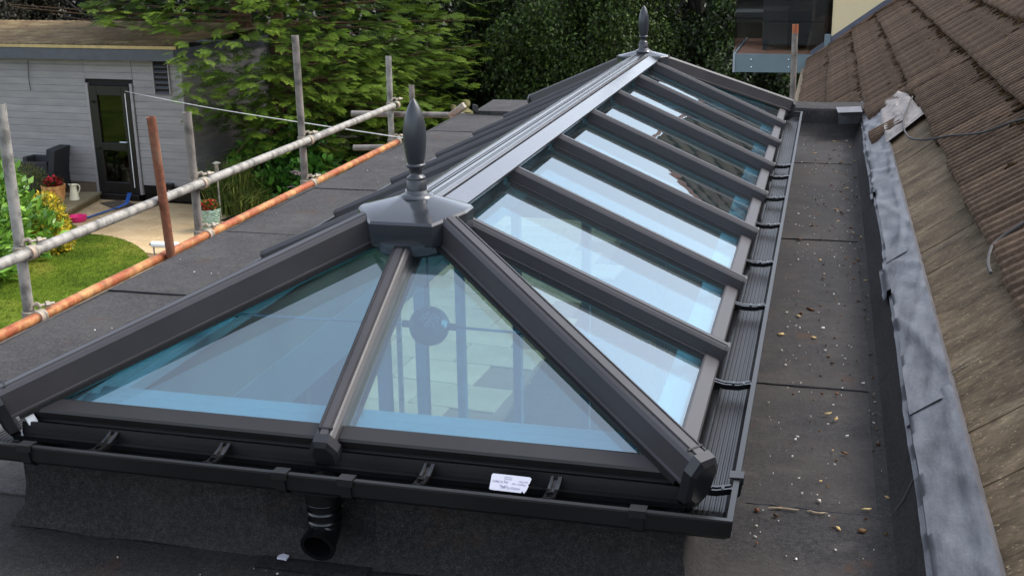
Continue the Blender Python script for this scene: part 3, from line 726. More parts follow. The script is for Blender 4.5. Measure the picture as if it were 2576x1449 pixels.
# ------------------------------------------------------------------ lead flashing
k = NT('lead'); a = k.noise(8, 6, .62, stretch=(1.6, .8, 1.6)); b = k.noise(40, 4)
M['lead'] = k.bsdf(k.ramp(a.outputs['Fac'], [(.3, lin((66, 66, 69))), (.5, lin((82, 82, 86))), (.7, lin((96, 96, 100)))]), .5, .15, a.outputs['Fac'], .35, .015)
lf = thing('lead_flashing', 'creased grey lead flashing strip dressed between the felt and the tiles', 'flashing', tuple(RP(.05, 2.5)))
cuts = [(-2.6, 0), (.78, .012), (1.95, -.02), (2.28, .016), (3.62, -.014), (6.95, .0)]
for i in range(5):
    y0, dx = cuts[i]; y1 = cuts[i+1][0]+.06; n = max(10, int((y1-y0)*60)); ns = 13; rows = []
    fl = 1 if i > 0 else .5
    for j in range(n):
        y = y0+(y1-y0)*j/(n-1); row = []
        for q in range(ns):
            t = q/(ns-1); s = -.012+.155*t
            s += .003*math.sin(y*4+i)*(1-t)+dx*(1-t)*.6
            w = .032+.005*(i % 2)+fl*(.004*math.sin(y*6.5+t*4+i*2)*math.sin(math.pi*min(1, t*1.1))+.003*math.sin(y*13-t*8+i*1.7)*max(0, math.sin(y*2.1+i)))+.0012*math.sin(y*31+t*6)*fl
            if t > .75: w = .036+.0015*math.sin(y*31)
            if t < .15: w = w*.4-.004
            cz = (y*1.7+t*.9+.35*math.sin(y*2.3+i)) % 1.; cz2 = (y*.9-t*1.6+.3*math.sin(y*3.1+i*2)) % 1.; w += .006*max(0, 1-abs(cz-.5)*7)**1.4*fl+.004*max(0, 1-abs(cz2-.5)*9)*fl; ed = min(1., (y-y0)/.16, (y1-y)/.16); w = (.034+.004*(i % 2))*(1-ed)+w*ed if t <= .75 and t >= .15 else w; row.append(RP(s, y, w))
        row.append(RP(.145, y, .008)); rows.append(row)
    m = MB(); m.loft(rows, closed=False, caps=False); m.loft([[p-en*.004 for p in R_] for R_ in rows], closed=False, caps=False)
    m.build('lead_sheet', M['lead'], lf, smooth=True, fix=False, sharp=60)
m = MB(); e = [onz(u, v, KZ+.012) for u, v in ((2103, 270), (2165, 268), (2170, 282), (2108, 284))]
lp = thing('lead_patch', 'grey lead patch folded over the corner of the far felt kerb', 'flashing', tuple(e[0]))
f_ = [ony(u, v, 6.19) for u, v in ((2108, 284), (2170, 282), (2178, 318), (2110, 326))]
MB().loft([[e[0], e[1]], [e[3], e[2]], [f_[0], f_[1]], [(f_[0]+f_[3])/2+np.array([0, -.012, 0]), (f_[1]+f_[2])/2+np.array([.0, -.01, 0])], [f_[3], f_[2]]], closed=False, caps=False).build('lead_fold', M['lead'], lp, smooth=True)
# torn white repair patch
pp = [(2205, 258), (2222, 247), (2239, 237), (2258, 229), (2272, 225), (2283, 232), (2295, 245), (2308, 263), (2321, 284), (2296, 304), (2270, 324), (2248, 340), (2227, 353), (2220, 332), (2215, 311), (2211, 288)]
sy = [onroof(u, v, .05) for u, v in pp]; pts = np.array(sy); cen = pts.mean(0)
m = MB(); rings = []
for kk, t in enumerate((1.0, .86, .66, .42, .2)):
    R_ = []
    for j, (s, y) in enumerate(sy):
        a = cen+(np.array([s, y])-cen)*t*(1+(random.uniform(-.05, .05) if kk == 0 else random.uniform(-.03, .03)))
        R_.append(RP(a[0], a[1], (.034 if kk == 0 else .046)+random.uniform(-.008, .012)))
    rings.append(R_)
m.loft(rings, caps=False); m.f.append(tuple(range(len(m.v)-len(sy), len(m.v)))); m.m.append(0)
k = NT('torn_patch'); a = k.noise(18, 5, .65, stretch=(1, 2.4, 1)); M['patch'] = k.bsdf(k.ramp(a.outputs['Fac'], [(.3, lin((84, 75, 66))), (.45, lin((138, 130, 124))), (.7, lin((152, 146, 142)))]), .8, 0, a.outputs['Fac'], .8, .02)
m.build('repair_patch', M['patch'], loc=tuple(RP(*cen)), smooth=True, fix=False, label='torn white repair patch stuck over a hole in the tiles', cat='roof patch')
# loose cable on the tiles
def cable(name, pts, r, mat, **kw):
    P = [np.array(p) for p in pts]; out = []
    for i in range(len(P)-1):
        p0 = P[max(i-1, 0)]; p1 = P[i]; p2 = P[i+1]; p3 = P[min(i+2, len(P)-1)]
        for t in np.linspace(0, 1, 7)[:-1]: out.append(.5*((2*p1)+(p2-p0)*t+(2*p0-5*p1+4*p2-p3)*t*t+(3*p1-p0-3*p2+p3)*t**3))
    out.append(P[-1]); return MB().tube(out, r, 6).build(name, mat, loc=tuple(P[0]), smooth=True, **kw)
M['cable'] = simple('cable_sheath', (50, 47, 45), .7)
cp = [(2297, 246), (2285, 275), (2276, 300), (2274, 322), (2285, 345), (2300, 353), (2325, 355), (2355, 352), (2390, 345), (2430, 342), (2470, 338), (2510, 325), (2545, 312), (2590, 300)]
cable('loose_cable', [RP(*onroof(u, v, .055), .062) for u, v in cp], .0055, M['cable'], label='thin grey cable trailing from the white patch across the tiles', cat='cable')
cp = [(2600, 548), (2560, 575), (2525, 598), (2500, 620), (2490, 645), (2488, 670), (2495, 690)]
cable('loose_cable', [RP(*onroof(u, v, .05), .055) for u, v in cp], .0055, M['cable'], label='grey cable looping off the lower ribbed tiles onto the smooth ones', cat='cable')

# ------------------------------------------------------------------ cream building beyond, with its balcony
k = NT('cream_render'); a = k.noise(1.2, 5); b = k.noise(140, 3); M['cream'] = k.bsdf(k.ramp(a.outputs['Fac'], [(.3, lin((222, 204, 162))), (.7, lin((230, 213, 172)))]), .9, 0, b.outputs['Fac'], .2, .004)
YW = 13.2
cb = thing('rendered_house', 'cream rendered house wing rising behind the tiled roof', 'house', (3, YW, GZ))
m = MB(); m.span((1.075, YW, GZ), (6.5, 19, 1.0)); m.build('wall', M['cream'], cb)
m = MB(); ra = rad(33); rl = 4.3
vv = [(.78, YW-.25, .86), (6.8, YW-.25, .86), (6.8, YW-.25+rl*math.cos(ra), .86+rl*math.sin(ra)), (.78, YW-.25+rl*math.cos(ra), .86+rl*math.sin(ra))]
for q in range(11):
    t0 = q/11; t1 = (q+1)/11; A_ = np.array(vv[0]); B_ = np.array(vv[3]); d_ = B_-A_; nn = np.array([0, -math.sin(ra), math.cos(ra)])
    m.add([A_+d_*t0+nn*.03, np.array(vv[1])+d_*t0+nn*.03, np.array(vv[1])+d_*t1, A_+d_*t1, A_+d_*t0-nn*.02, np.array(vv[1])+d_*t0-nn*.02], [(0, 1, 2, 3), (4, 5, 1, 0)])
m.build('roof_slope', M['tile'], cb, fix=False)
m = MB(); m.prism([np.array(vv[0])+np.array([-.02, 0, -.1]), np.array(vv[3])+np.array([-.02, 0, -.1]), np.array(vv[3])+np.array([-.02, 0, .06]), np.array(vv[0])+np.array([-.02, 0, .06])], (-.04, 0, 0)); m.prism([np.array(vv[3])+np.array([0, -.1, -.02]), np.array(vv[2])+np.array([0, -.1, -.02]), np.array(vv[2])+np.array([0, 0, .08]), np.array(vv[3])+np.array([0, 0, .08])], (0, .2, 0))
m.build('verge', M['ridge_tile'], cb)
m = MB(); m.prism([(1.1, YW+.02, .9), (1.1, 18.9, .9), (1.1, YW-.25+rl*math.cos(ra), .8+rl*math.sin(ra))], (5.3, 0, 0)); m.build('gable', M['cream'], cb)
# stepped flashing and timber fillet where the tiles meet the wall
m = MB()
for q in range(6):
    s0 = -.56+q*.42; m.prism([RP(s0, YW-.006, .02), RP(s0+.44, YW-.006, .02), RP(s0+.44, YW-.006, .02)+np.array([0, 0, .11]), RP(s0, YW-.006, .02)+np.array([0, 0, .11])], (0, -.006-.002*(q % 2), 0))
m.build('abutment_flashing', simple('dull_lead', (92, 95, 108), .5, .2), cb)
m = MB(); m.prism([RP(-.58, YW-.13, .045), RP(2.2, YW-.13, .045), RP(2.2, YW-.015, .055), RP(-.58, YW-.015, .055)], -en*.03); m.build('timber_fillet', simple('weathered_brown_timber', (104, 78, 62), .85), cb)
# balcony
bal = thing('balcony', 'steel edged balcony with glass balustrade on the cream house', 'balcony', (.4, 14, -.7))
M['steel'] = simple('painted_steel', (104, 122, 128), .5, .0, var=.06)
bx0 = -.115; DZ = -.463
MB().span((bx0+.03, YW-.04, DZ-.225), (1.4, YW+.0, DZ)).build('edge_beam', M['steel'], bal)
MB().span((bx0, YW-.05, DZ-.228), (bx0+.028, 15.6, DZ+.01)).build('edge_beam', simple('pale_steel', (150, 160, 166), .5), bal)
for u in (1890, 1984):
    for v in (151, 170):
        p = ony(u, v, YW-.04); MB().lathe([(.012, 0), (.010, .006), (0, .008)], p, 8, (0, -1, 0)).build('bolt', M['chrome'], bal)
M['deck'] = simple('red_brown_decking', (128, 82, 60), .7, var=.25, scale=5)
for q in range(15): MB().span((bx0+.03, YW+.005+q*.155, DZ-.03), (1.07, YW+.148+q*.155, DZ-.002), ch=.003).build('deck_board', M['deck'], bal)
pg = MB().span((bx0+.03, YW-.02, DZ+.004), (1.06, YW-.008, DZ+1.1)).build('glass_panel', M['clear'], bal)
MB().span((bx0+.005, YW, DZ+.012), (bx0+.017, 15.5, DZ+1.1)).build('glass_panel', M['clear'], bal)
MB().span((bx0+.01, YW+2.3, DZ-.0), (1.07, YW+2.36, DZ+1.1)).build('rear_panel', M['underlay'], bal)
MB().span((.995, YW-.03, DZ+.06), (1.07, YW+.02, DZ+.25), ch=.006).build('clamp', M['steel'], bal)
def rattan(name, loc, rz, w, label, group, back=.78):
    t = thing(name, label, 'chair', loc, group); t.rotation_euler[2] = rz
    o0 = np.array(loc, float)
    def P(m, nm, mat, **kw): 
        ob = m.build(nm, mat, t, **kw); return ob
    d = .66
    def bx(a, b, ch=.012):
        m = MB(); m.span(np.array(a)+o0, np.array(b)+o0, ch=ch); return m
    P(bx((-w/2, -d/2, .06), (w/2, d/2, .36)), 'seat_base', M['rattan']); P(bx((-w/2+.1, -d/2+.01, .365), (w/2-.1, d/2-.13, .44), .03), 'cushion', M['cushion'])
    for s in (-1, 1): P(bx((s*w/2-(.1 if s > 0 else 0), -d/2, .362), (s*w/2+(.1 if s < 0 else 0), d/2-.1, .60)), 'arm', M['rattan'])
    m = MB(); m.loft([[o0+np.array((x, y, z)) for x, y in ((-w/2+.0, d/2-.1+k), (w/2, d/2-.1+k), (w/2, d/2+k), (-w/2, d/2+k))] for z, k in ((.365, 0), (.55, .03), (back, .075))]); P(m, 'backrest', M['rattan'])
    m = MB(); m.loft([[o0+np.array((x*(1 if z < back-.08 else .93), y, z)) for x, y in ((-w/2+.12, d/2-.2+k), (w/2-.12, d/2-.2+k), (w/2-.12, d/2-.105+k), (-w/2+.12, d/2-.105+k))] for z, k in ((.442, 0), (.6, .02), (back-.06, .05), (back+.0, .06))]); P(m, 'back_cushion', M['cushion'])
    for sx in (-1, 1):
        for sy_ in (-1, 1): P(bx((sx*(w/2-.03)-.02, sy_*(d/2-.03)-.02, 0), (sx*(w/2-.03)+.02, sy_*(d/2-.03)+.02, .06), 0), 'leg', M['rattan'])
    return t
k = NT('black_rattan'); wv = k.n('ShaderNodeTexWave'); wv.inputs['Scale'].default_value = 22; wv.inputs['Distortion'].default_value = 1.5; wv.bands_direction = 'Z'; k.l(k.tc.outputs['Object'], wv.inputs['Vector'])
M['rattan'] = k.bsdf(k.ramp(wv.outputs['Fac'], [(.2, lin((26, 26, 28))), (.8, lin((54, 54, 57)))]), .6, 0, wv.outputs['Fac'], .7, .01)
M['cushion'] = simple('charcoal_cushion', (44, 44, 47), .9, var=.12)
rattan('rattan_chair', (.60, YW+.85, DZ), rad(180), .78, 'black rattan armchair turned away behind the balcony glass', 'rattan chairs on the balcony', .80)
rattan('rattan_chair', (.72, YW+1.75, DZ), rad(172), .70, 'second black rattan chair, behind the big one on the balcony', 'rattan chairs on the balcony', .86)
tt = thing('rattan_table', 'low black rattan table at the open end of the balcony', 'table', (.12, YW+1.5, DZ))
MB().span((-.16, YW+1.2, DZ+.36), (.30, YW+1.85, DZ+.44), ch=.008).build('table_top', M['rattan'], tt); MB().span((-.14, YW+1.22, DZ+.30), (.28, YW+1.83, DZ+.358)).build('apron', M['rattan'], tt)
for x in (-.12, .26):
    for y in (1.25, 1.8): MB().span((x-.025, YW+y-.025, DZ), (x+.025, YW+y+.025, DZ+.30)).build('leg', M['rattan'], tt)

# ------------------------------------------------------------------ scaffold
def rusty(name, base, rust, lo, hi, band=True):
    k = NT(name); a = k.noise(4, 6, .7); b = k.noise(38, 5, .75); c = k.noise(12, 4, .6, stretch=(1, 1.6, 1)); f = k.noise(160, 3)
    col = k.ramp(c.outputs['Fac'], [(.36, tuple(x*.5 for x in base)), (.5, base), (.64, tuple(min(1, x*1.3) for x in base))])
    rc_ = k.ramp(b.outputs['Fac'], [(.25, tuple(x*.5 for x in rust)), (.5, rust), (.7, tuple(min(1, x*1.7) for x in rust)), (.82, lin((222, 178, 118)))])
    mk = k.n('ShaderNodeMath', operation='MULTIPLY_ADD'); k.l(b.outputs['Fac'], mk.inputs[0]); mk.inputs[1].default_value = .35; k.l(a.outputs['Fac'], mk.inputs[2])
    col = k.mix(k.ramp(mk.outputs[0], [(lo, (0, 0, 0)), (hi, (1, 1, 1))]), col, rc_)
    return k.bsdf(col, .62, .15, f.outputs['Fac'], .35, .003)
M['galv'] = rusty('galvanised_tube', lin((138, 134, 126)), lin((96, 82, 66)), .8, .95)
M['galv2'] = rusty('weathered_tube', lin((116, 109, 101)), lin((104, 66, 48)), .76, .92)
M['rust'] = rusty('rusty_tube', lin((176, 128, 78)), lin((140, 72, 38)), .58, .74)
M['rustred'] = rusty('dark_rusty_tube', lin((126, 94, 74)), lin((112, 66, 44)), .46, .66)
M['coupler'] = rusty('coupler_steel', lin((150, 140, 124)), lin((140, 74, 44)), .7, .85)
XS = -2.30; TR = .0242
def stube(name, p, q, mat, label, group='scaffold tubes', tip=None):
    p = np.array(p, float); q = np.array(q, float); d = (q-p)/np.linalg.norm(q-p); s, u = perp(d); n = 16
    r = []
    for c_, rr in ((p, TR), (q, TR), (q, TR-.004), (q-d*.15, TR-.004)): r.append([c_+rr*(s*math.cos(2*math.pi*j/n)+u*math.sin(2*math.pi*j/n)) for j in range(n)])
    r.insert(0, [p+(TR-.004)*(s*math.cos(2*math.pi*j/n)+u*math.sin(2*math.pi*j/n)) for j in range(n)]); r.insert(0, [x+d*.15 for x in r[0]])
    t = thing(name, label, 'scaffold tube', tuple(p), group)
    MB().loft(r, caps=False).build('tube', mat, t, smooth=True, fix=False)
    if tip is not None: MB().lathe([(TR+.0006, -tip), (TR+.0006, .0005), (TR-.004, .0008)], q, 16, d).build('paint_band', M['tip'], t, smooth=True)
    return t
M['tip'] = simple('orange_paint', (150, 84, 50), .6, var=.3, scale=30)
RZ_U, RZ_L = onx(500, 465, XS)[2], onx(800, 455, XS)[2]
yl = onx(1000, 362, XS)[1]; yu = onx(990, 277, XS)[1]
stube('guard_rail', (XS, -1.2, RZ_U), (XS, yu, RZ_U+.004), M['galv'], 'upper guard rail, a long galvanised scaffold tube', None)
stube('guard_rail', (XS, -1.2, RZ_L), (XS, yl, RZ_L), M['rust'], 'lower guard rail, an orange rusty scaffold tube along the roof edge', None)
posts = [((0, 262), (75, 800), M['galv'], -.052, 'pale galvanised scaffold post at the far left edge'),
         ((380, 295), (432, 655), M['rustred'], .05, 'dark rusty scaffold post in front of both rails'),
         ((470, 283), (502, 588), M['galv2'], -.052, 'grey scaffold post beside the dark rusty one'),
         ((742, 90), (768, 462), M['galv2'], -.052, 'tallest scaffold post, grey with red paint marks, before the conifer'),
         ((977, 142), (985, 350), M['galv'], -.052, 'scaffold post at the far end of the rails'),
         ((1035, 215), (1037, 262), M['galv2'], -.052, 'short scaffold post standing just behind the front finial')]
PY = []
for t_, b_, mt, dx, lb in posts:
    T_ = onx(*t_, XS+dx); B_ = onx(*b_, XS+dx); d_ = (B_-T_)/(B_[2]-T_[2]); PY.append((T_, B_))
    stube('scaffold_post', T_+d_*(GZ+.01-T_[2]), T_, mt, lb)
def coupler(c, label):
    c = np.array(c, float); t = thing('scaffold_coupler', label, 'coupler', tuple(c), 'couplers joining the scaffold tubes')
    MB().lathe([(TR+.001, -.024), (TR+.008, -.022), (TR+.008, .022), (TR+.001, .024)], c, 16, (0, 1, 0)).build('rail_jaw', M['coupler'], t, smooth=True)
    MB().lathe([(TR+.001, -.024), (TR+.008, -.022), (TR+.008, .022), (TR+.001, .024)], c+np.array([-.052, 0, 0]), 16).build('post_jaw', M['coupler'], t, smooth=True)
    MB().box(c+np.array([-.026, 0, .0]), (.02, .045, .045), ch=.006).build('saddle', M['coupler'], t)
    b_ = MB(); b_.tube([c+np.array([-.01, .02, .044]), c+np.array([.03, .075, .044])], .007, 8); b_.build('bolt', M['coupler'], t, smooth=True)
    MB().lathe([(.014, -.009), (.014, .009), (0, .009)], c+np.array([.012, .05, .044]), 6, (.5, .7, 0)).build('nut', M['coupler'], t)
    m = MB(); m.tube([c+np.array([-.035, -.01, .03]), c+np.array([-.03, 0, .052]), c+np.array([-.012, .01, .056]), c+np.array([-.004, .02, .04])], .010, 8); m.build('flap', M['coupler'], t, smooth=True)
nmz = ['the far left post', 'the rusty post', 'the grey post beside the rusty one', 'the tallest grey post', 'the end post']
for i in (0, 2, 3, 4):
    y = PY[i][1][1]
    coupler((XS, y, RZ_U), f'steel coupler fixing the upper rail to {nmz[i]}')
    coupler((XS, y, RZ_L), f'steel coupler fixing the rusty lower rail to {nmz[i]}')
ye = PY[4][1][1]+.06
a_, b_ = ony(885, 286, ye), ony(1168, 291, ye); stube('scaffold_transom', a_, b_, M['galv2'], 'pale horizontal tube crossing behind the front finial')
a_, b_ = ony(890, 372, ye), ony(1000, 371, ye); stube('scaffold_transom', a_, b_, M['galv2'], 'short pale horizontal tube end below the longer one')
p_ = ony(1150, 279, ye-.03); MB().frame_box(p_, ((.8, 0, .6), (0, 1, 0), (-.6, 0, .8)), (.16, .05, .05), ch=.006).build('scaffold_board_end', M['coupler'], loc=tuple(p_), label='pale squared end of a board resting on the far tube', cat='board')
t_ = ony(2001, 62, 7.8); b_ = ony(1993, 262, 7.8); d_ = (b_-t_)/(b_[2]-t_[2])
stube('scaffold_post', t_+d_*(GZ+.01-t_[2]), t_, M['galv2'], 'lone weathered post with an orange painted tip before the balcony', tip=.07)

# ------------------------------------------------------------------ the room under the lantern
M['concrete'] = simple('interior_concrete', (98, 104, 104), .8, var=.2, scale=2.5); M['paleboard'] = simple('pale_board', (206, 206, 196), .7, var=.06)
rm = thing('extension_room', 'unfinished room under the flat roof seen through the lantern glass', 'room', (0, 3, GZ), kind='structure')
MB().span((-1.72, YN, GZ-.05), (1.25, 6.2, GZ+.03)).build('room_floor', M['concrete'], rm)
MB().span((1.25, YN, GZ), (1.36, 6.5, ZF-.02)).build('house_wall', M['paleboard'], rm)
MB().span((-1.72, YN-.1, GZ), (1.25, YN, ZF-.2)).build('front_wall', M['plaster'], rm)
M['membrane'] = simple('blue_grey_membrane', (120, 124, 140), .7, var=.1)
MB().span((-1.74, YN, GZ), (-1.71, 4.3, ZF-.2)).build('left_wall', M['membrane'], rm)
MB().span((-1.705, .3, -1.05), (-1.6, 6.2, -.85)).build('lintel', M['timber'], rm); MB().span((-1.74, 4.3, -.85), (-1.61, 6.2, ZF-.2)).build('left_wall', M['membrane'], rm)
for y in (.9, 1.5, 2.1, 2.7, 3.3, 3.9): MB().span((-1.7, y-.03, GZ+.03), (-1.6, y+.03, -1.06)).build('stud', M['timber'], rm)
M['alu'] = simple('blue_grey_frame', (140, 168, 182), .4, .2)
for x in (-1.62, -1.16, -.62, -.05): MB().span((x-.03, 6.12, GZ+.03), (x+.03, 6.2, -.9)).build('door_post', M['alu'], rm)
for y in (4.6, 5.35): MB().span((-1.7, y-.035, GZ+.03), (-1.62, y+.035, -1.06)).build('door_post', M['alu'], rm)
MB().span((-1.6, 6.1, -.9), (1.25, 6.2, ZF-.2)).build('lintel', M['plaster'], rm)
MB().span((.0, 6.1, GZ+.03), (1.25, 6.2, -.9)).build('far_wall', M['paleboard'], rm)
for q in range(5): MB().span((.2, .6+q*.9, GZ+.03), (1.2, 1.46+q*.9, GZ+.06)).build('floor_board', M['paleboard'], rm)
# ------------------------------------------------------------------ garden surfaces
k = NT('lawn_grass'); a = k.noise(.9, 5, .6); b = k.noise(14, 4, .7); c = k.noise(90, 3)
col = k.ramp(a.outputs['Fac'], [(.3, lin((62, 84, 20))), (.5, lin((88, 108, 28))), (.7, lin((122, 126, 48)))])
col = k.mix(1., col, k.ramp(b.outputs['Fac'], [(.3, (.6,)*3), (.7, (1.2,)*3)]), 'MULTIPLY')
M['lawn'] = k.bsdf(col, .95, 0, c.outputs['Fac'], .7, .03, spec=.1)
lp_ = [onz(u, v, GZ)[:2] for u, v in ((150, 560), (166, 546), (182, 568), (205, 583), (228, 594), (255, 596), (277, 599), (302, 605), (326, 614), (343, 622), (358, 633), (369, 643), (376, 653))]
lawn_poly = [tuple(p) for p in lp_]+[(-7.95, 11.2), (-7.95, 10), (-7.95, 2), (-24, 2), (-24, 12.6), (-12.3, 13.2)]
def inside(x, y, poly):
    r = False; n = len(poly); j = n-1
    for i in range(n):
        xi, yi = poly[i]; xj, yj = poly[j]
        if (yi > y) != (yj > y) and x < (xj-xi)*(y-yi)/(yj-yi)+xi: r = not r
        j = i
    return r
MB().add([(x, y, GZ+.034) for x, y in lawn_poly], [tuple(range(len(lawn_poly)))]).build('lawn', M['lawn'], kind='structure')
P_ = np.column_stack([rng.uniform(-14, -7.9, 60000), rng.uniform(6.5, 14.2, 60000)])
P_ = np.array([p for p in P_ if inside(p[0], p[1], lawn_poly)])
nb = len(P_); ang = rng.uniform(0, 6.28, nb); h_ = rng.uniform(.01, .025, nb); w_ = .006
base = np.column_stack([P_, np.full(nb, GZ+.033)]); dv = np.column_stack([np.cos(ang), np.sin(ang), np.zeros(nb)])*w_
tip = base+np.column_stack([rng.normal(0, .015, nb), rng.normal(0, .015, nb), h_])
V = np.stack([base-dv, base+dv, tip], 1).reshape(-1, 3)
np_mesh('lawn_blades', V, np.arange(nb*3).reshape(-1, 3), M['lawn'], kind='stuff', label='short mown grass blades of the lawn', cat='grass')
k = NT('sandstone_paving'); a = k.noise(1.6, 5); b = k.noise(22, 5, .65); oi = k.n('ShaderNodeObjectInfo')
col = k.ramp(a.outputs['Fac'], [(.3, lin((176, 150, 112))), (.7, lin((200, 176, 138)))])
col = k.mix(1., col, k.ramp(b.outputs['Fac'], [(.3, (.84,)*3), (.7, (1.06,)*3)]), 'MULTIPLY')
rv = k.n('ShaderNodeMapRange'); rv.inputs['To Min'].default_value = .86; rv.inputs['To Max'].default_value = 1.1; k.l(oi.outputs['Random'], rv.inputs['Value'])
cc = k.n('ShaderNodeCombineColor'); [k.l(rv.outputs[0], cc.inputs[i]) for i in range(3)]
M['paving'] = k.bsdf(k.mix(1., col, cc.outputs[0], 'MULTIPLY'), .85, 0, b.outputs['Fac'], .3, .008, spec=.25)
M['grout'] = simple('paving_joint', (120, 98, 72), .95)
pat = thing('patio', 'pale sandstone patio between the lawn and the shed', 'patio', (-8, 13, GZ), kind='structure')
MB().span((-12.2, 5, GZ-.055), (-1.74, 15.7, GZ-.004)).build('joint_bed', M['grout'], pat)
sx, sy_ = .9, .6; th = rad(-4); cx_, sn_ = math.cos(th), math.sin(th); np_ = 0
slabs = {}
for j in range(-16, 14):
    for i in range(-8, 9):
        lx = i*sx+(sx/2 if j % 2 else 0); ly = j*sy_; x = -7.0+lx*cx_-ly*sn_; y = 11.5+lx*sn_+ly*cx_
        if not (5.2 < y < 15.75 and -12.2 < x < -1.9) or inside(x, y, lawn_poly): continue
        u, v, d = pix((x, y, GZ))
        if u < -60: continue
        if v > 870-u*.494+8 and not (x > -5.6 and y > 5.6): continue
        key = random.randrange(4)
        if key not in slabs:
            m = MB(); m.frame_box((0, 0, -.02), ((cx_, sn_, 0), (-sn_, cx_, 0), (0, 0, 1)), (sx-.012, sy_-.012, .04+.001*key), ch=.006); slabs[key] = m.mesh('paving_slab', [M['paving']], (0, 0, 0))
        o = bpy.data.objects.new('paving_slab', slabs[key]); COL.objects.link(o); o.parent = pat
        o.location = Vector((x, y, GZ+random.uniform(.010, .016)))-Vector(wloc(pat)); np_ += 1
# raised terrace with its edging stones
ter = thing('raised_terrace', 'low raised stone terrace in front of the shed', 'terrace', (-12.5, 14.8, GZ), kind='structure')
TZ = GZ+.13
A_, B_ = np.array([-11.22, 15.70]), np.array([-10.78, 13.62])
tp = [A_, B_, np.array([-12.2, 13.3]), np.array([-16, 13.6]), np.array([-16, 16.2])]
M['terrace'] = simple('mossy_stone', (132, 120, 92), .9, var=.25, scale=3); M['terrace_edge'] = simple('dark_stone_edge', (112, 98, 66), .9, var=.3, scale=5)  # terrace bed is darker and browner than the slabs on top
MB().prism([(x, y, GZ-.05) for x, y in tp], (0, 0, TZ-GZ+.01)).build('terrace_bed', M['terrace_edge'], ter)
n = 5
for q in range(n):
    a = A_+(B_-A_)*(q/n); b = A_+(B_-A_)*((q+1)/n); d = (b-a)/np.linalg.norm(b-a); nn = np.array([-d[1], d[0]]); nn = nn if nn[0] < 0 else -nn
    c = (a+b)/2+nn*.2; MB().frame_box((c[0], c[1], TZ-.015), ((d[0], d[1], 0), (nn[0], nn[1], 0), (0, 0, 1)), (np.linalg.norm(b-a)-.008, .44, .05), ch=.006).build('edging_stone', M['terrace'], ter)
for q in range(4):
    for w in range(4):
        c = np.array([-12.0-.62*q, 15.3-.52*w]); MB().box((c[0], c[1], TZ-.016), (.6, .5, .045), rad(-4), ch=.005).build('paving_slab', M['terrace'], ter)

# ------------------------------------------------------------------ shed
SR = rad(-3.5); sX = np.array([math.cos(SR), math.sin(SR), 0]); sY = np.array([-math.sin(SR), math.cos(SR), 0]); SQ = np.array([-9.37, 15.6, GZ])
def SP_(a, b, z): return SQ+sX*a+sY*b+np.array([0, 0, z])
shed = thing('garden_shed', 'grey timber clad garden room with a dark glazed door and flat mossy roof', 'shed', tuple(SP_(-3, 1.5, 0)))
k = NT('grey_painted_boards'); a = k.noise(2, 5, stretch=(1, 1, 5)); b = k.noise(60, 3, stretch=(.4, .4, 3)); oi = k.n('ShaderNodeObjectInfo')
col = k.ramp(a.outputs['Fac'], [(.3, lin((130, 127, 126))), (.7, lin((147, 143, 141)))])
rv = k.n('ShaderNodeMapRange'); rv.inputs['To Min'].default_value = .93; rv.inputs['To Max'].default_value = 1.06; k.l(oi.outputs['Random'], rv.inputs['Value'])
cc = k.n('ShaderNodeCombineColor'); [k.l(rv.outputs[0], cc.inputs[i]) for i in range(3)]
M['cladding'] = k.bsdf(k.mix(1., col, cc.outputs[0], 'MULTIPLY'), .6, 0, b.outputs['Fac'], .2, .004)
zt = ony(471, 150, 15.6)[2]-GZ                     # top of the cladding
zb = ony(492, 474, 15.6)[2]-GZ                     # bottom of the cladding, above the plinth
def shed_a(u, v):                                   # distance along the front, from a pixel
    d = ray(u, v); t = ((SQ-CAM)@sY)/(d@sY); q = CAM+d*t; return (q-SQ)@sX, q[2]-GZ
dl, _ = shed_a(224, 216); dr, dzt = shed_a(324, 218); dl2, dzb = shed_a(250, 500); dr2, _ = shed_a(352, 513)
dl = (dl+dl2)/2; dr = (dr+dr2)/2; dzb = .12
MB().frame_box(SP_(-4.5, 1.72, (zt+zb)/2+.0), (sX, sY, (0, 0, 1)), (8.9, 3.3, zt-zb-.02)).build('core', M['underlay'], shed)
nb_ = 18; bh = (zt-zb)/nb_
def boards(a0, a1, z0, z1, side):
    z = zb; 
    for q in range(nb_):
        if zb+q*bh < z0-.02 or zb+(q+1)*bh > z1+.02: continue
        z = zb+q*bh; pr = [(-.022, 0), (-.022, bh*.82), (-.008, bh*.985), (0, bh*.985), (0, 0)]
        if side == 'front': R2 = [[SP_(a, .05+o, z+h) for o, h in pr] for a in (a0, a1)]
        else: R2 = [[SP_(-.02-o, b, z+h) for o, h in pr] for b in (a0, a1)]
        MB().loft(R2).build('board', M['cladding'], shed)
boards(-9, dl-.07, 0, 9, 'front'); boards(dl-.065, dr+.075, dzt+.06, 9, 'front'); boards(dr+.085, -.045, 0, 9, 'front'); boards(.03, 3.4, 0, 9, 'side')
for a in (-.02,): MB().frame_box(SP_(a, .035, (zt+zb)/2), (sX, sY, (0, 0, 1)), (.05, .06, zt-zb)).build('corner_post', M['cladding'], shed)
for a in (dl-.035, dr+.04): MB().frame_box(SP_(a, .03, (dzt+dzb)/2+.02), (sX, sY, (0, 0, 1)), (.05, .05, dzt-dzb+.04)).build('door_lining', M['cladding'], shed)
MB().frame_box(SP_((dr+.07)/2, .1, zb/2), (sX, sY, (0, 0, 1)), (-dr-.08, .1, zb-.02)).build('plinth', M['black'], shed)
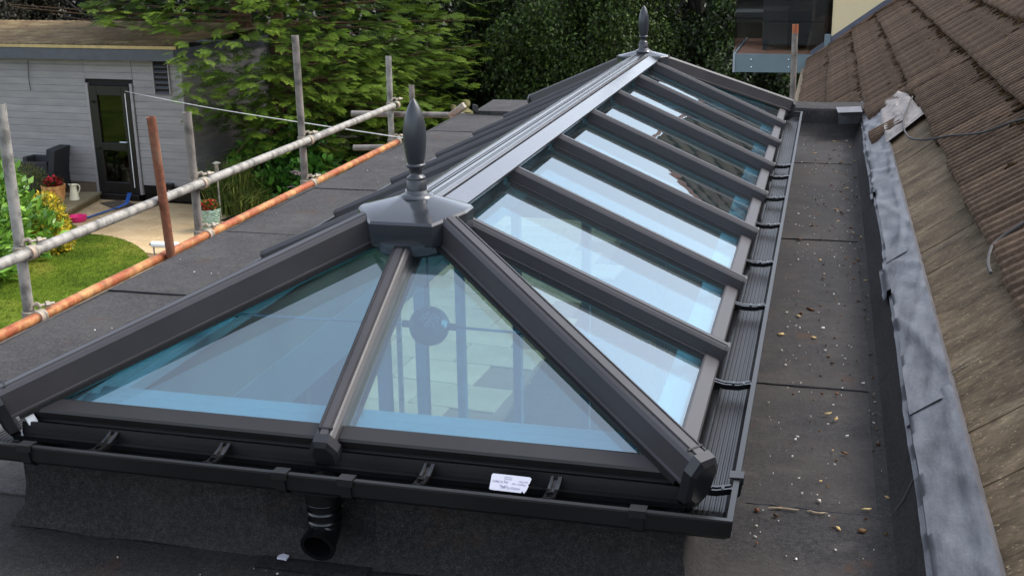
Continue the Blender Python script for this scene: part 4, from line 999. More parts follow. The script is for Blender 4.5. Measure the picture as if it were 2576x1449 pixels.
MB().frame_box(SP_((dl-9)/2, .1, zb/2), (sX, sY, (0, 0, 1)), (9+dl, .1, zb-.01)).build('plinth', simple('brown_plinth', (112, 96, 78), .85), shed)
# roof and fascia
fz0, fz1 = zt-.01, ony(100, 118, 15.35)[2]-GZ
M['fascia'] = simple('slate_grey_fascia', (72, 74, 80), .5)
MB().frame_box(SP_(-4.4, -.22, (fz0+fz1)/2-.02), (sX, sY, (0, 0, 1)), (8.9, .03, fz1-fz0-.03)).build('fascia', M['fascia'], shed)
MB().frame_box(SP_(.06, 1.6, (fz0+fz1)/2-.02), (sX, sY, (0, 0, 1)), (.03, 3.6, fz1-fz0-.03)).build('fascia', M['fascia'], shed)
MB().frame_box(SP_(-4.4, 1.6, fz0+.01), (sX, sY, (0, 0, 1)), (8.88, 3.6, .02)).build('soffit', M['fascia'], shed)
MB().frame_box(SP_(-4.38, -.225, fz1-.005), (sX, sY, (0, 0, 1)), (8.95, .05, .05)).build('roof_edge', simple('pale_roof_edge', (176, 154, 104), .8), shed)
k = NT('mossy_roof_sheet'); a = k.noise(2.5, 6, .65); b = k.noise(20, 5, .7, stretch=(3, .4, 1))
col = k.ramp(a.outputs['Fac'], [(.3, lin((66, 48, 22))), (.5, lin((104, 82, 44))), (.7, lin((134, 122, 84)))])
M['shedroof'] = k.bsdf(k.mix(1., col, k.ramp(b.outputs['Fac'], [(.3, (.55,)*3), (.7, (1.15,)*3)]), 'MULTIPLY'), .9, 0, b.outputs['Fac'], .6, .02)
m = MB(); rows = []
for b_ in (-.24, 1.2, 2.4, 3.55): rows.append([SP_(a_, b_, fz1+.022+.028*(b_+.24)/1.+(.014 if q % 2 else 0)) for q, a_ in enumerate(np.linspace(-8.9, .09, 130))])
m.loft(rows, closed=False, caps=False); m.build('roof_sheet', M['shedroof'], shed, fix=False)
# door
M['doorframe'] = simple('black_door_frame', (26, 24, 24), .3, var=.1)
dr_o = MB().frame_box(SP_((dl+dr)/2, .075, (dzt+dzb)/2), (sX, sY, (0, 0, 1)), (dr-dl+.02, .02, dzt-dzb)).build('door', M['underlay'], shed, label='black framed glazed door standing shut')
def dbox(a0, a1, z0, z1, b0, b1, nm, mat): MB().frame_box(SP_((a0+a1)/2, (b0+b1)/2, (z0+z1)/2), (sX, sY, (0, 0, 1)), (a1-a0, abs(b1-b0), z1-z0), ch=.006).build(nm, mat, dr_o)
mid = dzb+(dzt-dzb)*.405
dbox(dl, dl+.16, dzb, dzt, .0, .06, 'stile', M['doorframe']); dbox(dr-.16, dr, dzb, dzt, .0, .06, 'stile', M['doorframe'])
dbox(dl+.161, dr-.161, dzt-.17, dzt, .0, .06, 'rail', M['doorframe']); dbox(dl+.161, dr-.161, dzb, dzb+.2, .0, .06, 'rail', M['doorframe']); dbox(dl+.161, dr-.161, mid, mid+.13, -.012, .06, 'rail', M['doorframe'])
dbox(dl+.161, dr-.161, dzb+.2, mid, .035, .047, 'pane', M['darkglass']); dbox(dl+.161, dr-.161, mid+.13, dzt-.17, .035, .047, 'pane', M['darkglass'])
dbox(dr-.085, dr-.07, dzb+.12, dzt-.12, -.012, -.002, 'edge_strip', M['whitepvc']); dbox(dl-.02, dr+.02, GZ-GZ, dzb-.002, -.06, .08, 'sill', M['doorframe'])
dbox(dl+.05, dl+.11, mid+.02, mid+.06, -.04, -.002, 'hinge', M['black']); dbox(dl+.05, dl+.11, dzt-.3, dzt-.26, -.04, -.002, 'hinge', M['black'])
h_ = MB(); h_.tube([SP_(dr-.12, -.002, mid+.16), SP_(dr-.12, -.05, mid+.16), SP_(dr-.25, -.05, mid+.16)], .012, 8); h_.build('handle', M['chrome'], dr_o, smooth=True)
# vent
va0, vz1 = shed_a(383, 155); va1, vz0 = shed_a(427, 236)
vn = MB().frame_box(SP_((va0+va1)/2, .034, (vz0+vz1)/2), (sX, sY, (0, 0, 1)), (va1-va0, .03, vz1-vz0)).build('vent', M['underlay'], shed)
for q in range(6):
    z = vz0+(vz1-vz0)*(q+.12)/6; MB().prism([SP_(va0+.01, .019, z), SP_(va0+.01, -.012, z-.025), SP_(va0+.01, -.012, z-.012), SP_(va0+.01, .019, z+.016)], sX*(va1-va0-.02)).build('slat', M['fascia'], vn)
for a in (va0-.012, va1+.012): MB().frame_box(SP_(a, .015, (vz0+vz1)/2), (sX, sY, (0, 0, 1)), (.022, .05, vz1-vz0+.03)).build('vent_frame', M['cladding'], vn)
la, lz = shed_a(430, 468)
wl_ = thing('wall_lamp', 'small black floodlight low on the shed wall beside the door', 'lamp', tuple(SP_(la, 0, lz)))
MB().frame_box(SP_(la, -.05, lz), (sX, sY, (0, 0, 1)), (.16, .1, .11), ch=.012).build('housing', M['black'], wl_); MB().frame_box(SP_(la, -.0, lz+.0), (sX, sY, (0, 0, 1)), (.05, .04, .05)).build('bracket', M['black'], wl_)
MB().frame_box(SP_(la+.0, -.02, lz-.075), (sX, sY, (0, 0, 1)), (.1, .03, .03), ch=.005).build('lens', M['whitepvc'], wl_)
# hanging wire on the shed and the clothes line
a0, z0 = shed_a(69, 150); a1, z1 = shed_a(72, 200); a2, z2 = shed_a(77, 228)
cable('hanging_wire', [SP_(a0, .005, z0-.02), SP_(a1, .005, z1), SP_(a2, .003, z2)], .006, M['cable'], label='short loose wire hanging down the shed wall', cat='wire')
a0, z0 = shed_a(320, 229); e_ = onx(1018, 348, -1.95); s_ = SP_(a0, -.06, z0); mid_ = (s_+e_)/2+np.array([0, 0, -.03])
cable('clothes_line', [s_, mid_, e_], .004, simple('white_line', (216, 216, 210), .6), label='thin white line strung from the shed door towards the roof', cat='line')

# ------------------------------------------------------------------ foliage tools
def leafmat(name, rough=.55, spec=.35, tr=.25):
    k = NT(name); at = k.n('ShaderNodeAttribute', attribute_name='tint'); b = k.n('ShaderNodeBsdfPrincipled'); k.l(at.outputs['Color'], b.inputs['Base Color'])
    b.inputs['Roughness'].default_value = rough; b.inputs['Specular IOR Level'].default_value = spec
    t = k.n('ShaderNodeBsdfTranslucent'); k.l(at.outputs['Color'], t.inputs['Color']); mx = k.n('ShaderNodeMixShader'); mx.inputs[0].default_value = tr
    k.l(b.outputs[0], mx.inputs[1]); k.l(t.outputs[0], mx.inputs[2]); k.l(mx.outputs[0], k.out.inputs['Surface']); return k.m
M['leaf'] = leafmat('leaf'); M['glossleaf'] = leafmat('glossy_leaf', .3, .5, .15); M['frond'] = leafmat('conifer_frond', .7, .2, .2)
k = NT('bark'); a = k.noise(6, 6, .7, stretch=(3, 3, .6)); M['bark'] = k.bsdf(k.ramp(a.outputs['Fac'], [(.3, lin((52, 38, 26))), (.7, lin((104, 78, 54)))]), .95, 0, a.outputs['Fac'], .9, .03)
def unit(a): return a/np.linalg.norm(a, axis=-1, keepdims=True)
def quad_leaves(C, D, N, L, Wd, fold=.25):
    D = unit(D); S = unit(np.cross(D, N)); N = np.cross(S, D); L = np.asarray(L)[:, None]; Wd = np.asarray(Wd)[:, None]
    V = np.stack([C, C+D*L*.45+S*Wd*.5+N*Wd*fold, C+D*L, C+D*L*.45-S*Wd*.5+N*Wd*fold], 1).reshape(-1, 3)
    return V, np.arange(len(C)*4).reshape(-1, 4)
def tints(n, cols, per=4, jit=.18):
    cols = np.array([lin(c) for c in cols]); i = rng.integers(0, len(cols), n); c = cols[i]*rng.uniform(1-jit, 1+jit, (n, 1)); return np.repeat(c, per, 0)
def blob(n, c, r, hollow=.55):
    d = unit(rng.normal(size=(n, 3))); q = rng.uniform(hollow**3, 1, n)**(1/3); return np.array(c)+d*q[:, None]*np.array(r), d
def shrub(name, label, cat, blobs, nleaf, L, Wd, cols, mat, up=.3, group=None, stems=5, loc=None, hollow=.5):
    c0 = np.array(blobs[0][0]); loc = (c0[0], c0[1], GZ) if loc is None else loc
    t = thing(name, label, cat, loc, group); tot = sum(np.prod(b[1])**(2/3) for b in blobs); Vs, Fs, Ts, nv = [], [], [], 0
    for c, r in blobs:
        n = int(nleaf*np.prod(r)**(2/3)/tot); P, d = blob(n, c, r, hollow); P[:, 2] = np.maximum(P[:, 2], GZ+.03)
        D = d+rng.normal(0, .6, d.shape)+np.array([0, 0, up]); N = rng.normal(0, .5, d.shape)+np.array([0, 0, 1.])+d*.6
        V, Fq = quad_leaves(P, D, N, rng.uniform(.7, 1.25, n)*L, rng.uniform(.75, 1.2, n)*Wd); Vs.append(V); Fs.append(Fq+nv); nv += len(V); Ts.append(tints(n, cols))
    np_mesh('foliage', np.vstack(Vs), np.vstack(Fs), mat, t, tint=np.vstack(Ts))
    m = MB()
    for q in range(stems):
        c, r = blobs[q % len(blobs)]; e = np.array(c)+np.array([random.uniform(-.5, .5)*r[0], random.uniform(-.5, .5)*r[1], 0]); m.tube([np.array(loc)+np.array([random.uniform(-.08, .08), random.uniform(-.08, .08), -.02]), (np.array(loc)+e)/2+np.array([0, 0, .1]), e], [.02, .014, .006], 6)
    m.build('stem', M['bark'], t, smooth=True); return t

# ------------------------------------------------------------------ big conifer
def frond_template():
    q = []
    def dia(p, d, L, w):
        p = np.array(p, float); d = np.array(d, float); d /= np.linalg.norm(d); s = np.cross(d, [0, 0, 1]); q.append([p, p+d*L*.4+s*w, p+d*L, p+d*L*.4-s*w])
    dia((0, 0, 0), (1, 0, 0), 1.0, .03)
    for i in range(5):
        x = .12+.16*i; L = .5*(1-.11*i)
        for sg in (-1, 1):
            a = rad(33+random.uniform(-8, 8)); d = (math.cos(a), sg*math.sin(a), random.uniform(-.12, .12)); dia((x, 0, 0), d, L, .02)
            for tq, l2 in ((.35, .44), (.7, .36)):
                for s2 in (-1, 1):
                    b = a*sg+s2*rad(30); dia((x+d[0]*L*tq, d[1]*L*tq, d[2]*L*tq), (math.cos(b), math.sin(b), random.uniform(-.2, .1)), L*l2, .019)
    V = np.array(q).reshape(-1, 3); V[:, 2] -= .16*V[:, 0]**2+.1*np.abs(V[:, 1]); return V
tpls = [frond_template() for _ in range(3)]
con = thing('conifer_tree', 'big bushy conifer with bright yellow green fronds behind the shed', 'tree', (-9.35, 18.3, GZ))
m = MB(); TC = np.array([-9.1, 18.35])
for (bx_, by_), lean in (((-9.56, 18.25), .1), ((-9.2, 18.55), .35), ((-9.75, 18.6), -.2)):
    m.tube([(bx_, by_, GZ-.05), (bx_+.05+lean*.2, by_, GZ+1.2), (bx_+lean*.6, by_+.05, GZ+3), (TC[0]+lean*.5, TC[1], GZ+7.5)], [.2, .15, .12, .04], 10)
C_, D_, N_, S_, Tn = [], [], [], [], []
for bq in range(640):
    z = random.uniform(-2.7, 4.6) if bq % 4 else random.uniform(-2.4, -.6); az = random.uniform(0, 2*math.pi); R0 = (4.15-.55*max(0, math.cos(az)))*(1-max(0, z+.4)/8.5)*random.uniform(.72, 1.05)*(1 if z > -1.6 else .85)
    o = np.array([TC[0]+.3*math.cos(az), TC[1]+.3*math.sin(az), z-.25]); hd = np.array([math.cos(az), math.sin(az), 0]); sdv = np.array([-math.sin(az), math.cos(az), 0])
    rise = random.uniform(-.1, .35); e = o+hd*R0+np.array([0, 0, R0*rise*.4])
    if bq % 3 == 0 and not (pix(e)[0] < 560 and pix(e)[1] > 100) and not (pix((o+e)/2)[0] < 480 and pix((o+e)/2)[1] > 100): m.tube([o, o+hd*R0*.5+np.array([0, 0, R0*rise*.12]), e], [.035, .02, .006], 5)
    nfr = 27
    for f in range(nfr):
        t = random.uniform(.2, 1.0)**.7; p = o+hd*R0*t+np.array([0, 0, R0*rise*.4*t*t])+sdv*random.gauss(0, .30)*R0*.36*(1.1-t*.6)+np.array([0, 0, random.gauss(0, .13)])
        u, v, dd = pix(p)
        if (u < 440 and v > 118) or (u < 455 and v > 225) or (u < 600 and v > 318) or (u < 700 and v > 400) or v > 500: continue
        if u < 250+random.uniform(-30, 30) and v < 130: continue
        sl = (p-SQ)@sX; sb = (p-SQ)@sY
        if sl < .1 and -.3 < sb < 3.7 and p[2]-GZ < fz1+.25: continue
        dr_ = hd+sdv*random.gauss(0, .45)+np.array([0, 0, random.gauss(.12, .22)]); C_.append(p); D_.append(dr_); N_.append(np.array([random.gauss(0, .35), random.gauss(0, .35), 1])); S_.append(random.uniform(.2, .38)); Tn.append((t, random.random()))
C_ = np.array(C_); D_ = unit(np.array(D_)); N_ = np.array(N_); S_ = np.array(S_); Sd = unit(np.cross(N_, D_)); Nn = np.cross(D_, Sd)
Vs, Ts, per = [], [], len(tpls[0])
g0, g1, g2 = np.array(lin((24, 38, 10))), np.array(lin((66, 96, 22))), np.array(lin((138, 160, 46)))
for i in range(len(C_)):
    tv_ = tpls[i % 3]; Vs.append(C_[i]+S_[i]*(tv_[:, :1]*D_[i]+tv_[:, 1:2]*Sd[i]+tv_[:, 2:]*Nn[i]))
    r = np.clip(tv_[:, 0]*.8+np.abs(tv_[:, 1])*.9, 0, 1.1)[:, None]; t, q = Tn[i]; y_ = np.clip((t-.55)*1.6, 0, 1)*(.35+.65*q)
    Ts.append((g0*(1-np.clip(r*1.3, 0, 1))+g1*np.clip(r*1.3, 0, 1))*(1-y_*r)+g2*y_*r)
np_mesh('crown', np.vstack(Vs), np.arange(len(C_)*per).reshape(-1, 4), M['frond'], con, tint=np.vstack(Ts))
m.build('trunk', M['bark'], con, smooth=True)

# ------------------------------------------------------------------ dark broadleaf trees behind
M['darkbark'] = simple('dark_bark', (30, 26, 20), .95, bstr=.6)
def weeping(name, label, base, blobs, nstr, L, Wd, cols, seed, dens=26):
    t = thing(name, label, 'tree', (base[0], base[1], GZ), 'dark trees beyond the garden'); Ps = []; Ds = []
    tot = sum(np.prod(b[1])**(2/3) for b in blobs); tk = MB(); hub = np.array([base[0], base[1], GZ+3.])
    for c, r in blobs:
        n = int(nstr*np.prod(r)**(2/3)/tot); kc = max(4, n//42); Pc, dc = blob(kc, c, r, .35); wi = rng.integers(0, kc, n); P = Pc[wi]+rng.normal(0, .21, (n, 3)); d = dc[wi]; ln = rng.uniform(.3, 1.0, n)
        K = dens; tt = rng.uniform(0, 1, (n, K)); sway = d*np.array([1, 1, 0])*.25
        Q = P[:, None]+sway[:, None]*tt[..., None]*ln[:, None, None]-np.array([0, 0, 1])*(tt*ln[:, None])[..., None]+rng.normal(0, .055, (n, K, 3))
        Ps.append(Q.reshape(-1, 3)); Ds.append((sway[:, None]*.5+np.array([0, 0, -.7])+rng.normal(0, .55, (n, K, 3))).reshape(-1, 3))
        tk.tube([hub+np.array([0, 0, -.5]), (hub+np.array(c))/2+np.array([0, 0, .3]), np.array(c)], [.08, .05, .02], 6)
    P = np.vstack(Ps); D = np.vstack(Ds); keep = P[:, 2] > GZ+.1; P, D = P[keep], D[keep]; n = len(P)
    V, Fq = quad_leaves(P, D, rng.normal(0, 1, (n, 3))+np.array([0, -.6, .5]), rng.uniform(.7, 1.3, n)*L, rng.uniform(.7, 1.2, n)*Wd)
    np_mesh('crown', V, Fq, M['leaf'], t, tint=tints(n, cols, jit=.35))
    tk.tube([(base[0], base[1], GZ-.05), (base[0]+.1, base[1], GZ+1.5), hub, hub+np.array([.2, 0, 3])], [.2, .16, .13, .05], 10); tk.build('trunk', M['darkbark'], t, smooth=True); return t
DK = [(30, 42, 17), (40, 56, 22), (52, 70, 29), (25, 35, 15), (66, 88, 37)]  # leaf tints darkened to hold the shade under the dense canopy
def bl(u, v, y, rx, ry, rz): return (tuple(ony(u, v, y)), (rx, ry, rz))
b1 = ony(1180, 250, 23); weeping('birch_tree', 'dark weeping broadleaf tree right of the conifer', (b1[0], 23.4), [bl(1180, 60, 22.3, 1.5, 1.2, 1.3), bl(1290, 170, 22, 1.2, 1.1, 1.1), bl(1120, 190, 23, 1.2, 1.1, 1.2), bl(1330, 30, 22.6, 1.4, 1.2, 1.4), bl(1200, -120, 22.6, 1.8, 1.6, 1.5)], 1700, .085, .055, DK, 1)
b1 = ony(1450, 250, 21); weeping('birch_tree', 'leafy weeping tree with small hanging leaves behind the far finial', (b1[0], 21.4), [bl(1420, 70, 20.6, 1.2, 1.0, 1.2), bl(1520, 10, 20.6, 1.3, 1.1, 1.2), bl(1400, 190, 20.6, .9, .9, .9), bl(1460, -110, 21, 1.5, 1.3, 1.3)], 1700, .075, .05, [(44, 60, 22), (62, 82, 30), (82, 104, 44), (34, 48, 18), (54, 70, 28)], 2)
b1 = ony(1740, 250, 23); weeping('birch_tree', 'dark tree filling the gap left of the balcony', (b1[0], 23.6), [bl(1700, 40, 23, 1.4, 1.1, 1.3), bl(1800, 130, 23, 1.3, 1.1, 1.2), bl(1640, 150, 23.4, 1.1, 1.0, 1.1), bl(1880, 60, 23, 1.2, 1.1, 1.6), bl(1760, -120, 23.4, 1.8, 1.5, 1.4)], 1700, .085, .055, DK, 3)
b1 = ony(2000, 250, 21); weeping('birch_tree', 'dark tree behind the balcony and the lone post', (b1[0], 20.6), [bl(1960, 210, 19.5, 1.3, 1.0, .9), bl(2080, 60, 21, 1.5, 1.2, 1.8), bl(1940, 20, 21.5, 1.3, 1.1, 1.5)], 1500, .085, .055, DK, 4)
b1 = ony(90, 60, 25); weeping('birch_tree', 'dark brownish tree above the shed roof at the left', (b1[0], 25), [bl(40, 40, 24, 1.6, 1.2, 1.1), bl(150, 20, 25, 1.6, 1.2, 1.4), bl(240, 60, 25.5, 1.3, 1.2, 1.2), bl(-60, 0, 24, 1.6, 1.4, 1.6)], 1500, .09, .06, [(34, 34, 22), (44, 42, 28), (26, 30, 18), (56, 52, 34)], 5)
# dense woodland mass behind everything, tints near black to carry the canopy shade
n = 42000; P = np.column_stack([rng.uniform(-30, 14, n), rng.uniform(26.5, 30, n), rng.uniform(GZ, 3.2, n)]); P[:, 2] += .7*np.sin(P[:, 0]*.9)*(P[:, 2] > 1.5)
D = rng.normal(0, 1, (n, 3)); V, Fq = quad_leaves(P, D, rng.normal(0, 1, (n, 3))+np.array([0, -1, .4]), rng.uniform(.2, .42, n), rng.uniform(.14, .28, n))
np_mesh('woodland', V, Fq, M['leaf'], kind='stuff', loc=(-8, 28, GZ), tint=tints(n, [(12, 16, 8), (16, 21, 10), (20, 26, 13)], jit=.3), label='dark dense woodland closing off the garden', cat='woodland')

# ------------------------------------------------------------------ shrubs and flowers
b_ = onz(20, 720, GZ)
shrub('laurel_bush', 'tall bright green laurel bush with big oval leaves at the left edge', 'bush', [((-10.0, 11.0, -2.75), (.6, .7, .65)), ((-10.6, 11.8, -2.62), (.75, .8, .75)), ((-9.6, 10.4, -2.95), (.5, .6, .42)), ((-11.3, 12.4, -2.45), (.8, .7, .9)), ((-10.0, 11.8, -2.95), (.55, .6, .45))], 4600, .17, .075, [(92, 132, 44), (112, 156, 54), (70, 108, 36), (134, 172, 74)], M['glossleaf'], .5)
p = onz(128, 632, GZ); shrub('euonymus_bush', 'small golden yellow variegated bush beside the terrace', 'bush', [((p[0]-.18, p[1]+.25, GZ+.56), (.26, .26, .26)), ((p[0], p[1]+.05, GZ+.36), (.3, .3, .34)), ((p[0]+.12, p[1]-.1, GZ+.18), (.3, .3, .2))], 2600, .062, .04, [(212, 182, 40), (226, 200, 62), (150, 150, 44), (96, 104, 36), (186, 172, 60)], M['leaf'], .3)
p = onz(90, 520, GZ); shrub('lavender_bush', 'dull grey green bush between the laurel and the terracotta pot', 'bush', [((p[0]+.1, p[1]-.2, GZ+.35), (.3, .3, .42))], 1300, .09, .018, [(96, 104, 56), (112, 118, 70), (80, 86, 46)], M['leaf'], .7)
hp = onz(690, 505, GZ); hb = [((hp[0]-.2, hp[1]+.2, GZ+.55), (.62, .5, .5)), ((hp[0]+.45, hp[1]+.45, GZ+.75), (.6, .5, .55)), ((hp[0]+.9, hp[1]-.2, GZ+.4), (.6, .5, .4)), ((hp[0]+.25, hp[1]-.4, GZ+.3), (.5, .4, .3))]
hy = shrub('hydrangea_bush', 'hydrangea bush with broad green leaves and pale pink flower heads', 'bush', hb, 2600, .15, .10, [(62, 108, 38), (80, 132, 48), (100, 154, 62), (52, 90, 34)], M['glossleaf'], .2)
for u, v in ((612, 487), (625, 483), (660, 505), (742, 432), (752, 437), (638, 478), (690, 528), (700, 520), (665, 536), (770, 445), (735, 470), (648, 520)):
    d = ray(u, v); c = CAM+d*((hp[1]-.65-CAM[1])/d[1]); c[2] = max(c[2], GZ+.1); m = MB()
    for q in range(13):
        a = q*2.4; r = .075*math.sqrt(q/13); pc = c+np.array([r*math.cos(a), r*math.sin(a)*.8, .02*random.random()-.25*r])
        m.add([pc+np.array([.022*math.cos(a+g*1.57), .022*math.sin(a+g*1.57), .006*(g % 2)]) for g in range(4)], [(0, 1, 2, 3)])
    m.build('flower_head', M['petal_pink'] if 'petal_pink' in M else M.setdefault('petal_pink', simple('pale_pink_petal', (232, 196, 206), .7, var=.2, scale=20)), hy, fix=False)
def grassclump(name, label, c, n, h, spread, cols, loc=None):
    t = thing(name, label, 'ornamental grass', tuple(c)); a = rng.uniform(0, 6.28, n); l = rng.uniform(.5, 1.0, n)*h; ou = rng.uniform(.15, 1, n)*spread
    b0 = np.array(c)+np.column_stack([rng.normal(0, spread*.22, n), rng.normal(0, spread*.22, n), np.zeros(n)]); o_ = np.column_stack([np.cos(a), np.sin(a), np.zeros(n)]); s_ = np.column_stack([-np.sin(a), np.cos(a), np.zeros(n)])*.008
    p1 = b0+o_*(ou*.35)[:, None]+np.array([0, 0, 1])*(l*.7)[:, None]; p2 = b0+o_*ou[:, None]+np.array([0, 0, 1])*(l*rng.uniform(.55, 1, n))[:, None]
    V = np.stack([b0-s_, b0+s_, p1+s_, p1-s_, p1-s_, p1+s_, p2+s_*.2, p2-s_*.2], 1).reshape(-1, 3); i = np.arange(n)[:, None]*8; Fq = np.vstack([i+np.array([0, 1, 2, 3]), i+np.array([4, 5, 6, 7])])
    np_mesh('blades', V, Fq, M['leaf'], t, tint=tints(n, cols, 8)); return t
gp_ = onz(590, 535, GZ); grassclump('grass_clump', 'arching ornamental grass clump beside the mint green pot', gp_, 900, 1.0, .6, [(86, 104, 42), (110, 126, 56), (66, 84, 34), (136, 140, 70)])
gp_ = onz(625, 548, GZ); grassclump('grass_clump', 'lower ornamental grass clump in front of the hydrangea', gp_, 500, .6, .5, [(86, 104, 42), (120, 126, 60), (66, 84, 34)])
gp_ = onz(1085, 395, GZ); grassclump('grass_clump', 'tall strappy leaved clump seen beyond the roof edge', gp_, 700, 1.25, .8, [(70, 96, 40), (92, 120, 52), (54, 76, 32)])
for (u, v, s, lb) in ((860, 470, .9, 'dark low shrub under the conifer beside the scaffold'), (960, 440, .8, 'dark low shrub below the end scaffold post'), (1130, 330, .9, 'dark green shrub by the stone ornament'), (1010, 420, .7, 'ferny low shrub behind the front finial')):
    p = onz(u, v, GZ); shrub('ground_shrub', lb, 'bush', [((p[0], p[1], GZ+.35*s), (.8*s, .6*s, .5*s)), ((p[0]+.5*s, p[1]+.4, GZ+.4*s), (.7*s, .6*s, .55*s))], 1800, .09, .05, [(38, 58, 24), (50, 74, 30), (30, 46, 20), (66, 92, 40)], M['leaf'], .3, group='shrubs under the trees')
p = ony(1770, 178, 26); shrub('bright_gap_leaves', 'added pale yellow green leaves standing in for the bright garden beyond the dark trees', 'bush', [((p[0], p[1], p[2]), (.5, .3, .35)), ((p[0]+.1, p[1], p[2]-1), (.3, .3, .8))], 700, .12, .08, [(176, 184, 84), (200, 204, 110), (150, 160, 70)], M['leaf'], .2)  # added leaf clump; its pale tints stand in for the bright garden beyond

# ------------------------------------------------------------------ pots and small garden things
def pot_thing(name, label, p, r, h, mat, leafcols, flcol, extra=None):
    t = thing(name, label, 'flower pot', tuple(p)); x, y, z = p
    MB().lathe([(0, .0), (r*.66, .0), (r*.8, h*.2), (r*.93, h*.55), (r*.98, h*.82), (r*1.03, h*.84), (r*1.03, h), (r*.9, h), (r*.88, h*.9), (0, h*.88)], p, 26).build('pot', mat, t, smooth=True, sharp=40)
    n = 260; P, d = blob(n, (x, y, z+h*1.02), (r*.85, r*.85, r*.55), .2); P[:, 2] = np.maximum(P[:, 2], z+h*.92)
    V, Fq = quad_leaves(P, d+np.array([0, 0, .5]), rng.normal(0, .5, (n, 3))+np.array([0, 0, 1]), rng.uniform(.05, .09, n), rng.uniform(.035, .06, n)); np_mesh('leaves', V, Fq, M['leaf'], t, tint=tints(n, leafcols))
    n = 190; P, d = blob(n, (x, y, z+h*1.12), (r*.8, r*.8, r*.55), .6); P[:, 2] = np.maximum(P[:, 2], z+h*1.02)
    V, Fq = quad_leaves(P, rng.normal(0, 1, (n, 3)), rng.normal(0, .5, (n, 3))+np.array([0, -.6, 1]), rng.uniform(.035, .06, n), rng.uniform(.035, .055, n)); np_mesh('blooms', V, Fq, M['leaf'], t, tint=tints(n, flcol)); return t
k = NT('terracotta'); a = k.n('ShaderNodeTexWave'); a.inputs['Scale'].default_value = 3.2; a.inputs['Distortion'].default_value = 3; a.inputs['Detail'].default_value = 2; k.l(k.tc.outputs['Object'], a.inputs['Vector'])
M['terracotta'] = k.bsdf(k.ramp(a.outputs['Fac'], [(.2, lin((186, 128, 74))), (.8, lin((212, 158, 100)))]), .75, 0, a.outputs['Fac'], .4, .01)
p = onz(140, 514, TZ+.012); pot_thing('terracotta_pot', 'ribbed terracotta pot of red flowers on the terrace edge', p, .19, .33, M['terracotta'], [(70, 52, 34), (60, 84, 36), (90, 60, 40)], [(206, 36, 52), (226, 54, 78), (186, 24, 36)])
k = NT('mint_glaze'); a = k.n('ShaderNodeTexVoronoi'); a.inputs['Scale'].default_value = 26; mp = k.n('ShaderNodeMapping'); mp.inputs['Scale'].default_value = (.6, .6, 1.5); k.l(k.tc.outputs['Object'], mp.inputs[0]); k.l(mp.outputs[0], a.inputs['Vector'])
M['mint'] = k.bsdf(k.ramp(a.outputs['Distance'], [(.1, lin((176, 200, 182))), (.6, lin((128, 156, 138)))]), .25, 0, a.outputs['Distance'], .8, .02)
p = onz(529, 578, GZ+.018); pot_thing('glazed_pot', 'mint green glazed pot of red flowers behind the grey post', p, .175, .34, M['mint'], [(60, 96, 40), (96, 90, 46), (74, 110, 50)], [(210, 40, 40), (190, 30, 34), (196, 120, 60)])
p = onz(188, 502, TZ+.012); t = thing('enamel_jug', 'cream enamel jug with a looped handle on the terrace', 'jug', tuple(p)); M['cream_enamel'] = simple('cream_enamel', (244, 238, 206), .3, var=.03)
MB().lathe([(0, 0), (.085, 0), (.082, .02), (.055, .19), (.056, .235), (.07, .26), (.062, .26), (.05, .235), (.048, .19), (.0, .18)], p, 22).build('body', M['cream_enamel'], t, smooth=True)
MB().tube([p+np.array(q) for q in ((.05, 0, .245), (.09, 0, .265), (.125, 0, .24), (.125, 0, .19), (.09, 0, .12), (.062, 0, .085))], .009, 7).build('handle', M['cream_enamel'], t, smooth=True)
MB().prism([p+np.array(q) for q in ((-.05, -.025, .258), (-.105, 0, .262), (-.05, .025, .258), (-.05, 0, .225))], (0, 0, .004)).build('spout', M['cream_enamel'], t)
p = onz(196, 556, GZ+.017); M['pink'] = simple('pink_plastic', (222, 40, 122), .35, var=.05)
MB().lathe([(0, .0), (.12, .0), (.14, .02), (.15, .075), (.155, .085), (.145, .085), (.13, .025), (0, .012)], p, 26).build('dog_bowl', M['pink'], loc=tuple(p), smooth=True, label='bright pink plastic bowl on the patio', cat='bowl')
cable('black_cord', [onz(u, v, GZ+.03) for u, v in ((140, 560), (160, 556), (178, 553), (184, 551))], .012, M['black'], label='black cord lying on the grass beside the pink bowl', cat='cord')
M['blue'] = simple('blue_webbing', (38, 84, 158), .6, var=.1)
bp_ = [SP_(dr-.14, -.09, .16)]+[onz(u, v, GZ+zz) for u, v, zz in ((318, 512, .1), (296, 523, .045), (270, 531, .03), (240, 541, .03), (212, 550, .03))]
m = MB(); m.loft([[p+np.array([-.03, -.01, 0]), p+np.array([.03, .02, .0]), p+np.array([.03, .02, .006]), p+np.array([-.03, -.01, .006])] for p in bp_]); m.build('blue_strap', M['blue'], loc=tuple(bp_[0]), smooth=True, label='flat blue strap trailing from the shed door to the pink bowl', cat='strap')
q = [onz(u, v, GZ+.018) for u, v in ((288, 527), (252, 512), (300, 505), (352, 518))]; c = sum(q)/4
MB().prism(q, (0, 0, .012)).build('door_mat', simple('brown_coir', (84, 72, 60), .95, var=.2, scale=40), loc=tuple(c), label='brown rectangular mat before the shed door', cat='mat')
p = onz(558, 572, GZ); t = thing('garden_torch', 'thin pale garden torch pole beside the mint pot', 'garden light', tuple(p)); d0 = p+np.array([0, 0, 0])
MB().tube([d0, d0+np.array([0, 0, .86])], .012, 8).build('pole', M['galv'], t, smooth=True); MB().lathe([(0, .86), (.02, .86), (.03, .9), (.03, 1.0), (.05, 1.03), (.07, 1.03), (0, 1.06)], d0, 12).build('head', M['galv'], t, smooth=True)
